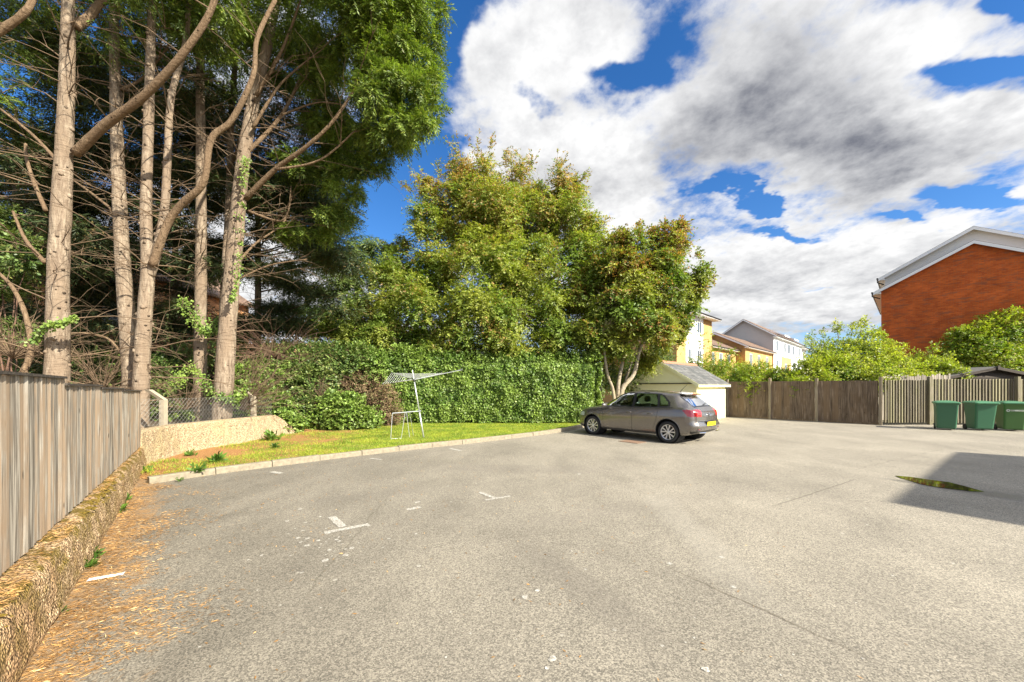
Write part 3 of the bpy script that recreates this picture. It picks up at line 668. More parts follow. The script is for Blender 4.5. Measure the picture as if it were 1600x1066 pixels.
def chain_link():
    base = Vector((-8.35, 8.3, .70)); end = Vector((-7.75, 12.6, .66)); d = (end-base); L = d.length; dn = d.normalized()
    t = empty('chain_link_fence', base); tag(t, 'chain link fence with a cranked concrete post on top of the ochre wall', 'fence')
    H = .62; mb = MB(); st = .095; k = int(L/st)
    for i in range(-10, k+1):
        for sg in (1, -1):
            a = base+dn*(i*st); 
            p0 = max(0, i*st); 
            x0, x1 = i*st, i*st+H*.85
            z0, z1 = (0, H) if sg > 0 else (H, 0)
            if x1 < 0 or x0 > L: continue
            if x0 < 0: z0 += (z1-z0)*(-x0)/(x1-x0); x0 = 0
            if x1 > L: z1 = z0+(z1-z0)*(L-x0)/(x1-x0); x1 = L
            mb.tube([base+dn*x0+Vector((0, 0, z0)), base+dn*x1+Vector((0, 0, z1))], .0026, 3, cap=False)
    reparent(mb.build('mesh', M['wire']), t)
    wb = MB()
    for z in (.02, H*.5, H): wb.tube([base+Vector((0, 0, z)), end+Vector((0, 0, z))], .002, 4)
    reparent(wb.build('line_wire', M['wire']), t)
    for s, lean in ((.92, 1), (3.6, 1)):
        p = base+dn*s; pb = MB(); up = Vector((0, 0, 1)); side = Vector((-.85, -.5, 0)).normalized()
        w = .055; a = [p+Vector((sx*w, sy*w, -.05)) for sx, sy in ((-1, -1), (1, -1), (1, 1), (-1, 1))]; b = [p+Vector((sx*w, sy*w, .60)) for sx, sy in ((-1, -1), (1, -1), (1, 1), (-1, 1))]
        c = [v+Vector((0, 0, .24))+side*.27 for v in b]; pb.hexa(a, b); pb.hexa(b, c); reparent(pb.build('concrete_post', M['concrete_post']), t)
        if s > 3: pass
chain_link()

# ------------------------------------------------------------------ gabled buildings
G1 = Vector((.70, -.714, 0)).normalized(); G2 = Vector((.714, .70, 0)).normalized()
def gable_block(t, corner, Wd, L, eave, pitch, mwall, mroof, mtrim, over=.35, gov=.25, th=.16, z0=-.1, gutter=True, gable_mat=None, gable_z=None, gable_over_trim=.22, bandmats=None, soff=None):
    c = Vector((corner[0], corner[1], 0))
    def Q(a, b, z): return c-G1*a+G2*b+Vector((0, 0, z))
    H = eave+pitch*Wd/2
    w = MB(); w.prism([Q(0, 0, z0), Q(Wd, 0, z0), Q(Wd, 0, eave), Q(Wd/2, 0, H), Q(0, 0, eave)], G2*L); reparent(w.build('wall', mwall), t)
    if gable_mat:
        gz = gable_z; g = MB(); g.prism([Q(-.003, -.012, gz), Q(Wd+.003, -.012, gz), Q(Wd+.003, -.012, eave), Q(Wd/2, -.012, H), Q(-.003, -.012, eave)], G2*.011); reparent(g.build('gable_boarding', gable_mat), t)
    for sgn in (0, 1):
        r = MB()
        def A(a): return a if sgn == 0 else Wd-a
        e0, e1 = -over, Wd/2
        r.hexa([Q(A(e0), -gov, eave-over*pitch), Q(A(e1), -gov, H), Q(A(e1), -gov, H+th), Q(A(e0), -gov, eave-over*pitch+th)],
               [Q(A(e0), L+gov, eave-over*pitch), Q(A(e1), L+gov, H), Q(A(e1), L+gov, H+th), Q(A(e0), L+gov, eave-over*pitch+th)])
        reparent(r.build('roof', mroof), t)
    bt = gable_over_trim
    for b0 in (-gov-.03, L+gov+.005):
        for sgn in (0, 1):
            f = MB()
            def A(a): return a if sgn == 0 else Wd-a
            f.hexa([Q(A(-over-.02), b0, eave-over*pitch-bt*.6), Q(A(Wd/2), b0, H-bt*.6), Q(A(Wd/2), b0, H+th*.55), Q(A(-over-.02), b0, eave-over*pitch+th*.55)],
                   [Q(A(-over-.02), b0+.025, eave-over*pitch-bt*.6), Q(A(Wd/2), b0+.025, H-bt*.6), Q(A(Wd/2), b0+.025, H+th*.55), Q(A(-over-.02), b0+.025, eave-over*pitch+th*.55)])
            reparent(f.build('bargeboard', mtrim), t)
    for sgn in (0, 1):
        s = MB()
        def A(a): return a if sgn == 0 else Wd-a
        s.hexa([Q(A(-over-.025), -gov, eave-over*pitch-.10), Q(A(.0), -gov, eave-over*pitch-.10), Q(A(.0), -gov, eave-over*pitch-.003), Q(A(-over-.025), -gov, eave-over*pitch-.003)],
               [Q(A(-over-.025), L+gov, eave-over*pitch-.10), Q(A(.0), L+gov, eave-over*pitch-.10), Q(A(.0), L+gov, eave-over*pitch-.003), Q(A(-over-.025), L+gov, eave-over*pitch-.003)])
        reparent(s.build('soffit', soff or mtrim), t)
    if gutter:
        for sgn in (0, 1):
            g = MB()
            a = -over-.075 if sgn == 0 else Wd+over+.075
            g.tube([Q(a, -gov-.06, eave-over*pitch+.02), Q(a, L+gov, eave-over*pitch+.02)], .055, 8)
            if sgn: 
                g.tube([Q(a, -gov+.1, eave-over*pitch+.0), Q(a, -gov+.1, eave-over*pitch-.22), Q(Wd+.05, -gov+.25, eave-over*pitch-.40)], .035, 6)
            reparent(g.build('gutter', M['gutter']), t)
    return Q, H
def win(t, Q, a, b0, b1, z0, z1, face='lit', mt=None):
    """window on the long face (a=0 side) or on the gable face"""
    def E(b, z, o): return Q(-o, b, z) if face == 'lit' else Q(b, -o, z)
    f = MB(); fr = .07
    for (x0, x1, y0, y1) in ((b0, b1, z0, z0+fr), (b0, b1, z1-fr, z1), (b0, b0+fr, z0+fr, z1-fr), (b1-fr, b1, z0+fr, z1-fr), ((b0+b1)/2-fr*.4, (b0+b1)/2+fr*.4, z0+fr, z1-fr)):
        f.hexa([E(x0, y0, -.02), E(x1, y0, -.02), E(x1, y1, -.02), E(x0, y1, -.02)], [E(x0, y0, .05), E(x1, y0, .05), E(x1, y1, .05), E(x0, y1, .05)])
    o = reparent(f.build('window', mt or M['white_trim']), t)
    g = MB(); g.hexa([E(b0+.03, z0+.03, .004), E(b1-.03, z0+.03, .004), E(b1-.03, z1-.03, .004), E(b0+.03, z1-.03, .004)], [E(b0+.03, z0+.03, .02), E(b1-.03, z0+.03, .02), E(b1-.03, z1-.03, .02), E(b0+.03, z1-.03, .02)])
    pn = g.build('pane', M['window']); pn.parent = o; pn.matrix_parent_inverse = Matrix.Identity(4)
    s = MB(); s.hexa([E(b0-.06, z0-.07, 0), E(b1+.06, z0-.07, 0), E(b1+.06, z0-.003, 0), E(b0-.06, z0-.003, 0)], [E(b0-.06, z0-.07, .10), E(b1+.06, z0-.07, .10), E(b1+.06, z0-.003, .10), E(b0-.06, z0-.003, .10)])
    sl = s.build('sill', M['white_trim']); sl.parent = o; sl.matrix_parent_inverse = Matrix.Identity(4)
def strip(t, Q, b0, b1, z0, z1, mat, o=.03, name='cladding'):
    g = MB(); g.hexa([Q(0, b0, z0), Q(0, b1, z0), Q(0, b1, z1), Q(0, b0, z1)], [Q(-o, b0, z0), Q(-o, b1, z0), Q(-o, b1, z1), Q(-o, b0, z1)]); reparent(g.build(name, mat), t)

# garage / substation
def garage():
    t = empty('outbuilding', (8.15, 17.3, 0)); tag(t, 'small pale yellow gabled outbuilding with slate roof behind the grey car', 'outbuilding')
    Q, H = gable_block(t, (8.15, 17.3), 3.0, 3.96, 1.77, .62, M['render_cream'], M['slate'], M['cream_trim'], over=.17, gov=.16, th=.05, z0=-.05, gutter=False, gable_over_trim=.20)
    g = MB(); g.hexa([Q(-.1, -.14, 1.70), Q(3.1, -.14, 1.70), Q(3.1, -.14, 1.745), Q(-.1, -.14, 1.745)], [Q(-.1, -.09, 1.70), Q(3.1, -.09, 1.70), Q(3.1, -.09, 1.745), Q(-.1, -.09, 1.745)]); reparent(g.build('gutter', M['gutter']), t)
    # gable infill panel standing slightly proud
    g = MB(); g.prism([Q(.0, -.09, 1.752), Q(3.0, -.09, 1.752), Q(1.5, -.09, H-.05)], G2*.085); reparent(g.build('gable_panel', M['cream_trim']), t)
    r = MB(); 
    for i in range(13):
        b = -.14+i*.32
        r.prism([Q(1.5-.13, b, H-.02), Q(1.5, b, H+.115), Q(1.5+.13, b, H-.02), Q(1.5+.10, b, H-.02), Q(1.5, b, H+.07), Q(1.5-.10, b, H-.02)], G2*.31)
    reparent(r.build('ridge_tiles', M['ridge']), t)
    # number on the bright side wall
    cu = bpy.data.curves.new('number', 'FONT'); cu.body = '1'; cu.size = .28; cu.extrude = .004; cu.align_x = 'CENTER'
    tmp = bpy.data.objects.new('tmp', cu); me = bpy.data.meshes.new_from_object(tmp); bpy.data.objects.remove(tmp)
    o = link('number', me, M['number_grey']); X = G2; Z = Vector((0, 0, 1)); Nn = G1
    mt = Matrix((( X.x, Z.x, Nn.x, 0), (X.y, Z.y, Nn.y, 0), (X.z, Z.z, Nn.z, 0), (0, 0, 0, 1))); mt.translation = Q(-.006, 1.95, 1.22); o.matrix_world = mt
    mw = mt.copy(); o.parent = t; o.matrix_parent_inverse = (Matrix.Translation(t.location)).inverted(); o.matrix_basis = mw
    # corner trim
    g = MB(); g.box(Q(-.012, .03, .85), (.05, .05, 1.7), math.atan2(G2.y, G2.x)); reparent(g.build('corner_trim', M['render_cream']), t)
M['number_grey'] = simple('grey_number', (.22, .24, .28), .6)
garage()

# red brick block at the right
def red_block():
    t = empty('brick_building', (31.25, 21.06, 0)); tag(t, 'red brick building with white gable boards above the bushes on the right', 'building')
    Q, H = gable_block(t, (31.25, 21.06), 8.24, 11.0, 8.25, .54, M['brick_red'], M['tile_edge'], M['white_trim'], over=.38, gov=.22, th=.07, gable_over_trim=.26)
    # taller rear range, cream rendered
    c2 = Vector((31.25, 21.06, 0))+G2*1.15+G1*.0
    Q2, H2 = gable_block(t, (c2.x, c2.y), 8.1, 9.8, 9.35, .56, M['render_white_warm'], M['tile_edge'], M['white_trim'], over=.30, gov=.28, th=.07, gable_over_trim=.26)
M['render_white_warm'] = simple('warm_render', (.82, .79, .73), .8, var=.05)
red_block()

def middle_blocks():
    A = (14.35, 34.0)
    t = empty('apartment_building', (*A, 0)); tag(t, 'tan and white three storey block partly behind the multi stemmed tree', 'building')
    Q, H = gable_block(t, A, 7.5, 8.6, 8.55, .35, M['brick_tan'], M['tile_brown'], M['white_trim'], over=.75, gov=.3, th=.12, gutter=True)
    strip(t, Q, 1.9, 6.1, 0, 8.3, M['render_white'])
    def w(*a): win(t, Q, 0, *a)
    for z in (1.1, 3.9, 6.6):
        win(t, lambda a, b, zz: Q(a-.03, b, zz), 0, 4.5, 5.6, z, z+1.15); win(t, lambda a, b, zz: Q(a-.03, b, zz), 0, 2.3, 3.2, z, z+1.15)
    p = MB(); p.tube([Q(1.2, -.08, 0), Q(1.2, -.08, 8.3)], .06, 6); reparent(p.build('drainpipe', M['rustpipe']), t)
    # two storey link
    B = Vector((A[0], A[1], 0))+G2*8.65+G1*-.35
    t = empty('terraced_house', B); tag(t, 'tan brick two storey house with brown roof next to the tan and white block', 'house')
    Q, H = gable_block(t, (B.x, B.y), 7.0, 9.6, 5.95, .50, M['brick_tan'], M['tile_brown'], M['white_trim'], over=.45, gov=.1, th=.12)
    for b in (.7, 3.2, 5.8): win(t, Q, 0, b, b+.95, 3.9, 5.2)
    for b in (.7, 3.2): win(t, Q, 0, b, b+.95, 1.2, 2.4)
    dpx = Vector((27.5, 46, 0))
    t = empty('terraced_house', dpx); tag(t, 'low tan brick house with three windows and brown roof below the big grey gable', 'house')
    Q, H = gable_block(t, (dpx.x, dpx.y), 6.6, 12.8, 6.4, .52, M['brick_tan'], M['tile_brown'], M['white_trim'], over=.45, gov=.35, th=.14)
    for b in (1.6, 5.2, 9.2): win(t, Q, 0, b, b+1.05, 3.9, 5.5)
    D = Vector((36.9, 55.1, 0))
    t = empty('apartment_building', D); tag(t, 'large far block with grey boarded gable and white and tan front', 'building')
    Q, H = gable_block(t, (D.x, D.y), 7.4, 20, 8.9, .66, M['brick_tan'], M['tile_brown'], M['white_trim'], over=.5, gov=.4, th=.14, gable_mat=M['render_gable'], gable_z=6.6)
    strip(t, Q, 0, 4.6, 0, 8.8, M['render_white']); strip(t, Q, 11.5, 20, 0, 8.8, M['render_white']); strip(t, Q, 4.6, 11.5, 6.0, 8.8, M['render_white'], .025)
    Qs = lambda a, b, zz: Q(a-.03, b, zz)
    for b in (1.2, 12.3, 17.0):
        for z in (1.2, 3.8, 6.6): win(t, Qs, 0, b, b+1.6, z, z+1.6)
    win(t, Q, 0, 7.0, 8.6, 3.6, 5.0); win(t, Qs, 0, 6.2, 7.6, 6.6, 8.2); win(t, Qs, 0, 8.8, 10.6, 6.6, 8.2)
    g = MB(); 
    for b in (4.0, 10.8): g = MB(); g.prism([Q(-.6, b, 8.95), Q(-.6, b+3.4, 8.95), Q(2.6, b+3.4, 10.4), Q(2.6, b, 10.4)], (0, 0, .18)); reparent(g.build('dormer_roof', M['white_trim']), t)
    E = D+G2*20.2-G1*.5
    t = empty('apartment_building', E); tag(t, 'farthest small white block with brown eaves at the right end of the far row', 'building')
    Q, H = gable_block(t, (E.x, E.y), 7, 7.5, 8.7, .3, M['render_white'], M['tile_brown'], M['white_trim'], over=.8, gov=.4, th=.14)
    for b in (1.2, 4.4):
        for z in (3.9, 6.6): win(t, Q, 0, b, b+1.6, z, z+1.4)
M['rustpipe'] = simple('brown_pipe', (.12, .05, .03), .5)
middle_blocks()

# house behind the conifers on the left
def left_houses():
    t = empty('bungalow', (-14, 25, 0)); tag(t, 'low building with orange tiled roof behind the shrubs left of the ivy hedge', 'house')
    w = MB(); w.box((-13.5, 27, 1.4), (16, 6, 2.9)); reparent(w.build('wall', M['brick_orange']), t)
    r = MB(); r.prism([(-21.9, 23.4, 2.75), (-21.9, 27, 4.55), (-21.9, 30.6, 2.75), (-21.9, 30.6, 2.6), (-21.9, 27, 4.4), (-21.9, 23.4, 2.6)], (16.8, 0, 0)); reparent(r.build('roof', M['tile_orange2']), t)
    t = empty('brick_house', (-22, 18, 0)); tag(t, 'orange brick house glimpsed behind the conifer at the left edge', 'house')
    w = MB(); w.prism([(-27, 19, 0), (-18.2, 19, 0), (-18.2, 19, 7.2), (-22.5, 19, 10.2), (-27, 19, 7.2)], (0, 8, 0)); reparent(w.build('wall', M['brick_orange']), t)
    r = MB(); r.hexa([(-17.8, 18.7, 6.95), (-22.5, 18.7, 10.25), (-22.5, 18.7, 10.4), (-17.8, 18.7, 7.1)], [(-17.8, 27.3, 6.95), (-22.5, 27.3, 10.25), (-22.5, 27.3, 10.4), (-17.8, 27.3, 7.1)])
    reparent(r.build('roof', M['tile_brown']), t); r = MB(); r.hexa([(-27.4, 18.7, 6.95), (-22.5, 18.7, 10.25), (-22.5, 18.7, 10.4), (-27.4, 18.7, 7.1)], [(-27.4, 27.3, 6.95), (-22.5, 27.3, 10.25), (-22.5, 27.3, 10.4), (-27.4, 27.3, 7.1)])
    reparent(r.build('roof', M['tile_brown']), t)
    f = MB()
    f.hexa([(-19.9, 18.95, 4.4), (-18.8, 18.95, 4.4), (-18.8, 18.95, 5.6), (-19.9, 18.95, 5.6)], [(-19.9, 19.02, 4.4), (-18.8, 19.02, 4.4), (-18.8, 19.02, 5.6), (-19.9, 19.02, 5.6)]); wi = reparent(f.build('window', M['white_trim']), t)
    f = MB(); f.box((-19.35, 18.935, 5.0), (.94, .02, 1.04)); p = f.build('pane', M['window']); p.parent = wi
M['tile_orange2'] = simple('weathered_orange_tile', (.42, .22, .12), .9, var=.35, sc=9, bump=.8)
left_houses()

# building that throws the shadow on the right of the yard (outside the frame)
def shadow_block():
    A = G(1388, 785); B = G(1492, 706); H = 7.6; Lh = H/math.tan(SUN_EL)
    a = A+SA*Lh; b = B+SA*Lh; d = (b-a).normalized(); n = Vector((d.y, -d.x, 0))
    t = empty('brick_building', a); tag(t, 'red brick block outside the right edge whose shadow falls on the car park', 'building')
    w = MB(); w.prism([a, b, b+n*7, a+n*7], (0, 0, H-.15)); reparent(w.build('wall', M['brick_red']), t)
    r = MB(); r.prism([a+Vector((0, 0, H-.14)), b+Vector((0, 0, H-.14)), b+n*7+Vector((0, 0, H-.14)), a+n*7+Vector((0, 0, H-.14))], (0, 0, .14)); reparent(r.build('flat_roof', M['white_trim']), t)
shadow_block()

# ------------------------------------------------------------------ right hand fences, shed, bins
def board_panel(mb, a, b, z0, z1, w=.10, over=.02, proud=.024, r=None, flip=1):
    a = Vector(a); b = Vector(b); d = (b-a); L = d.length; d.normalize(); n = Vector((d.y, -d.x, 0)); s = 0.
    while s < L-.03:
        ww = min(w*r.uniform(.93, 1.07), L-s); o1 = proud*r.uniform(.8, 1.2); o2 = .004; hi = z1+r.uniform(-.008, .008); lo = z0+r.uniform(-.008, .008)
        if flip < 0: o1, o2 = o2, o1
        p = a+d*s; q = a+d*(s+ww)
        th = proud*.9
        mb.hexa([p+n*o1+Vector((0, 0, lo)), q+n*o2+Vector((0, 0, lo)), q+n*(o2-th)+Vector((0, 0, lo)), p+n*(o1-th)+Vector((0, 0, lo))],
                [p+n*o1+Vector((0, 0, hi)), q+n*o2+Vector((0, 0, hi)), q+n*(o2-th)+Vector((0, 0, hi)), p+n*(o1-th)+Vector((0, 0, hi))])
        s += ww
def right_fences():
    r = random.Random(12)
    a0 = Vector((11.15, 20.75, 0)); a1 = Vector((15.22, 16.12, 0)); d = (a1-a0); L = d.length; dn = d.normalized(); n = Vector((dn.y, -dn.x, 0)); rz = math.atan2(dn.y, dn.x)
    t = empty('board_fence', a0); tag(t, 'brown close boarded fence between the pale outbuilding and the gate', 'fence')
    stops = [-.9, .28, 2.22, 4.05, L]
    for s0, s1 in zip(stops[:-1], stops[1:]):
        mb = MB(); board_panel(mb, a0+dn*(s0+.05), a0+dn*(s1-.05), .06, 1.84, .105, r=r); reparent(mb.build('fence_panel', M['fence_right']), t)
        k = MB(); k.box(a0+dn*((s0+s1)/2)+Vector((0, 0, .04)), (s1-s0-.1, .03, .12), rz); reparent(k.build('gravel_board', M['fence_right']), t)
    for i, s in enumerate(stops[1:]):
        mb = MB(); mb.box(a0+dn*s+n*.035+Vector((0, 0, .98)), (.10, .10, 2.02 if i in (1, 3) else 1.96), rz); reparent(mb.build('post', M['post_wood']), t)
    # gate and run of coarse boards beside the bins
    g0 = Vector((15.36, 16.12, 0)); g1 = Vector((17.35, 16.28, 0))
    t = empty('board_gate', g0); tag(t, 'closed gate of coarse upright boards in full sun left of the green bins', 'gate')
    mb = MB(); board_panel(mb, g0, g1-Vector((.05, 0, 0)), .10, 1.86, .125, proud=.065, r=r); reparent(mb.build('gate_boards', M['fence_grey']), t)
    h0 = Vector((17.42, 16.28, 0)); h1 = Vector((24.5, 16.0, 0))
    t = empty('board_fence', h0); tag(t, 'grey green coarse boarded fence standing behind the green bins', 'fence')
    mb = MB(); board_panel(mb, h0+Vector((.05, 0, 0)), h1, .07, 1.90, .125, proud=.055, r=r); reparent(mb.build('fence_panel', M['fence_grey']), t)
    for p in (h0, Vector((20.75, 16.02, 0)), Vector((23.5, 15.95, 0))):
        mb = MB(); mb.box(p+Vector((0, -.0, 1.0)), (.12, .12, 2.0)); reparent(mb.build('post', M['fence_grey']), t)
    b0 = Vector((17.45, 18.4, 0)); b1 = Vector((21.2, 18.4, 0))
    t = empty('board_fence', b0); tag(t, 'pale rear fence whose uneven board tops show over the gate', 'fence')
    mb = MB(); s = 0
    while s < 3.2:
        w = r.uniform(.09, .14); h = 2.10+r.uniform(-.05, .05)+(.05 if s > 2.2 else 0); mb.box(b0+Vector((s+w/2, 0, h/2)), (w-.018, .02, h), 0, ry=r.uniform(-.015, .015)); s += w
    reparent(mb.build('fence_panel', M['fence_pale']), t)
    # garden shed behind
    c = P(1552, 574, 19.4); hw = 2.6; ez = 2.02
    t = empty('garden_shed', (c.x, c.y, 0)); tag(t, 'dark wooden shed with felt gable roof behind the green bins', 'shed')
    w = MB(); w.box((c.x, c.y+1.3, .8), (2*hw-.5, 2.4, 1.6)); reparent(w.build('wall', M['shed_wood']), t)
    gb = MB(); z = 1.6; top = c.z-.10; i = 0
    while z < top-.03:
        half = (hw-.25)*(1-(max(z, ez-.1)-(ez-.1))/(top-(ez-.1))); z2 = min(z+.14, top); half2 = (hw-.25)*(1-(max(z2, ez-.1)-(ez-.1))/(top-(ez-.1)))
        gb.hexa([(c.x-half, c.y+.08, z), (c.x+half, c.y+.08, z), (c.x+half2, c.y+.10, z2), (c.x-half2, c.y+.10, z2)], [(c.x-half, c.y+.045, z), (c.x+half, c.y+.045, z), (c.x+half2, c.y+.085, z2), (c.x-half2, c.y+.085, z2)]); z = z2
    reparent(gb.build('gable', M['shed_wood']), t)
    for sg in (-1, 1): rf = MB(); rf.hexa([(c.x, c.y-.15, c.z-.05), (c.x+sg*hw, c.y-.15, ez-.05), (c.x+sg*hw, c.y-.15, ez+.03), (c.x, c.y-.15, c.z+.03)], [(c.x, c.y+2.7, c.z-.05), (c.x+sg*hw, c.y+2.7, ez-.05), (c.x+sg*hw, c.y+2.7, ez+.03), (c.x, c.y+2.7, c.z+.03)]); reparent(rf.build('roof', M['shed_roof']), t)
    for sg in (-1, 1): bb = MB(); bb.hexa([(c.x, c.y-.19, c.z-.12), (c.x+sg*hw, c.y-.19, ez-.12), (c.x+sg*hw, c.y-.19, ez+.0), (c.x, c.y-.19, c.z+.0)], [(c.x, c.y-.155, c.z-.12), (c.x+sg*hw, c.y-.155, ez-.12), (c.x+sg*hw, c.y-.155, ez+.0), (c.x, c.y-.155, c.z+.0)]); reparent(bb.build('bargeboard', M['shed_wood']), t)
    bb = MB(); bb.box((c.x, c.y-.22, c.z-.03), (.12, .04, .22)); reparent(bb.build('finial', M['shed_wood']), t)
right_fences()

M['bin_green'] = simple('green_bin_plastic', (.032, .125, .065), .42, var=.10, sc=1.5)
M['bin_green2'] = simple('olive_green_bin_plastic', (.045, .125, .030), .45, var=.10, sc=1.5)
M['bin_lid'] = simple('green_lid_plastic', (.06, .19, .095), .38, var=.1, sc=2)
M['tyre'] = simple('rubber', (.022, .022, .023), .75, var=.2, sc=20)
M['white_print'] = simple('white_print', (.75, .78, .75), .6)
def rounded_rect(w, d, r, n=4):
    pts = []
    for cx, cy, a0 in ((w/2-r, d/2-r, 0), (-w/2+r, d/2-r, 90), (-w/2+r, -d/2+r, 180), (w/2-r, -d/2+r, 270)):
        for k in range(n+1):
            a = R(a0+90*k/n); pts.append((cx+r*cos(a), cy+r*sin(a)))
    return pts
def loft(mb, rings, mi=0):
    n = len(rings[0]); vs = [p for r_ in rings for p in r_]
    fs = [(i*n+j, i*n+(j+1) % n, (i+1)*n+(j+1) % n, (i+1)*n+j) for i in range(len(rings)-1) for j in range(n)]
    fs += [tuple(range(n-1, -1, -1)), tuple(range((len(rings)-1)*n, len(rings)*n))]; mb.add(vs, fs, mi)
def wheelie_bin(loc, rz, label, mat, text=None):
    t = empty('wheelie_bin', loc, rz); tag(t, label, 'wheelie bin', 'green wheelie bins in front of the boarded fence')
    b = MB(); rings = []   # local: front faces -y, width x
    for z, w, d, dy in ((.06, .47, .50, .03), (.10, .49, .53, .025), (.50, .525, .60, .01), (.93, .565, .69, 0), (.955, .60, .73, 0), (.995, .60, .73, 0)):
        rings.append([(x, y+dy, z) for x, y in rounded_rect(w, d, .055)])
    loft(b, rings); b.build('body', mat, t, False)
    l = MB(); rings = []
    for z, w, d, dy in ((.975, .645, .80, -.015), (1.01, .655, .81, -.015), (1.025, .63, .78, -.01), (1.055, .47, .60, .02), (1.075, .2, .3, .03)):
        rings.append([(x, y+dy, z) for x, y in rounded_rect(w, d, .06)])
    loft(l, rings); lid = l.build('lid', M['bin_lid'], t)
    h = MB(); h.tube([(-.24, .40, .99), (-.24, .45, 1.0), (.24, .45, 1.0), (.24, .40, .99)], .016, 8); h.build('handle', mat, t)
    for sx in (-1, 1):
        w = MB(); w.lathe([(.0, -.025), (.07, -.025), (.10, -.022), (.10, .022), (.07, .025), (0, .025)], (0, 0, 0), 'Y', 20)
        o = w.build('wheel', M['tyre'], t, True); o.location = (sx*.24, .31, .10); o.rotation_euler = (0, 0, pi/2)
    if text:
        cu = bpy.data.curves.new('print', 'FONT'); cu.body = text; cu.size = .075; cu.extrude = .002; cu.align_x = 'LEFT'; cu.align_y = 'CENTER'
        tmp = bpy.data.objects.new('tmp', cu); me = bpy.data.meshes.new_from_object(tmp); bpy.data.objects.remove(tmp)
        xs = [v.co.x for v in me.vertices]; k = .31/max(xs)
        for v in me.vertices: v.co.x *= k
        o = link('lettering', me, M['white_print'], t); o.location = (-.125, -.328, .74); o.rotation_euler = (pi/2-R(5), 0, 0)
        rg = MB(); n = 20; vs = []
        for rr in (.042, .026):
            for z in (0, .004):
                for j in range(n): vs.append((rr*cos(6.283*j/n), rr*sin(6.283*j/n), z))
        fs = []
        for j in range(n):
            k2 = (j+1) % n; fs += [(n+j, n+k2, 3*n+k2, 3*n+j), (j, k2, n+k2, n+j)]
        rg.add(vs, fs); o = rg.build('emblem', M['white_print'], t); o.location = (-.185, -.330, .74); o.rotation_euler = (pi/2-R(5), 0, 0)
    return t
# photo shows each bin's broad face turned to the left of the yard
wheelie_bin((16.05, 14.45, 0), R(-41), 'leftmost green wheelie bin, plain, nearest the gate', M['bin_green'])
wheelie_bin((17.08, 14.25, 0), R(-22), 'middle green wheelie bin, plain, with a glossy scuffed front', M['bin_green'])
wheelie_bin((18.0, 14.1, 0), R(-30), 'darker olive green wheelie bin with white lettering on its front', M['bin_green2'], 'ELMBRIDGE')
wheelie_bin((19.0, 14.0, 0), R(-30), 'green wheelie bin cut off by the right edge of the photo', M['bin_green'])

# ------------------------------------------------------------------ vegetation
def unit(r, n): return nrm(r.normal(size=(n, 3)))
def blob_pts(r, blobs, n, inner=.45, prune=.72, gapf=1.2, gap=.25, seed=0, flat=0.):
    """points near the surface of overlapping clumps, with gaps; returns positions and outward directions"""
    B = np.array([(b[0], b[1], b[2], b[3], b[3]*(b[4] if len(b) > 4 else 1.)) for b in blobs]); w = B[:, 3]**2; w = w/w.sum()
    k = r.choice(len(B), n, p=w); u = unit(r, n); rad = 1-(1-inner)*r.uniform(size=n)**1.6
    lump = 1+.16*hashn(u*B[k, 3:4]+B[k, :3], 2.2, seed+1)
    p = B[k, :3]+u*np.stack([B[k, 3], B[k, 3], B[k, 4]], 1)*(rad*lump)[:, None]
    keep = np.ones(n, bool)
    for b in B:
        q = (p-b[:3])/np.array([b[3], b[3], b[4]]); d = np.linalg.norm(q, axis=1); keep &= ~((d < prune) & (r.uniform(size=n) < .93) & (rad > 0))| (np.abs(d-rad*lump) < 1e-3)
    g = hashn(p, gapf, seed+2)+.5*hashn(p, gapf*2.7, seed+3); keep &= g > r.normal(-1.25+gap*2, .25, n)
    return p[keep], u[keep]
def sprays(r, Pn, D, n, L, lw, ll, spread=.8, droop=.25, nz=.6, jit=.35, stem=.0):
    N = len(Pn); D = nrm(D); t = (np.arange(n)[None]+r.uniform(0, 1, (N, n)))/n; Ls = L*r.uniform(.6, 1.3, (N, 1))
    S = nrm(np.cross(D, np.array([0, 0, 1.]))+1e-6); sg = np.where(np.arange(n) % 2, 1, -1)[None, :, None]
    roll = r.normal(0, .5, (N, 1, 1)); S3 = nrm(S[:, None]+np.array([0, 0, 1.])*roll)
    p = Pn[:, None]+D[:, None]*(t*Ls)[..., None]; p[..., 2] -= droop*(Ls*t**2)
    ld = nrm(D[:, None]*.75+S3*sg*spread+r.normal(0, jit, (N, n, 3))+np.array([0, 0, -droop])*t[..., None])
    l = ll*r.uniform(.6, 1.25, (N, n)); p = p+ld*(l*.5)[..., None]
    up = np.cross(S3, D[:, None]); up = up*np.sign(up[..., 2:3]+1e-6)
    N3 = nrm(up+r.normal(0, nz, (N, n, 3)))
    w = l*(lw/ll)*r.uniform(.8, 1.2, (N, n))
    return p.reshape(-1, 3), ld.reshape(-1, 3), N3.reshape(-1, 3), l.reshape(-1), w.reshape(-1)
def crown(name, t, r, blobs, nspray, per, L, ll, lw, mat, up=.1, hor=.0, parts=None, **k):
    sk = {a: k.pop(a) for a in ('spread', 'droop', 'nz', 'jit') if a in k}
    p, u = blob_pts(r, blobs, nspray, **k); D = u+np.array([0, 0, up])+r.normal(0, .35, u.shape); D[:, 2] *= (1-hor); D = nrm(D)
    q = list(sprays(r, p-D*L*.5, D, per, L, lw, ll, **sk)); q[2] = nrm(q[2]*.75+np.repeat(u, per, 0)*.75+np.array([.12, -.1, .1]))
    return reparent(leaves(name, *q, mat, fold=.12), t) if t else leaves(name, *q, mat, fold=.12)
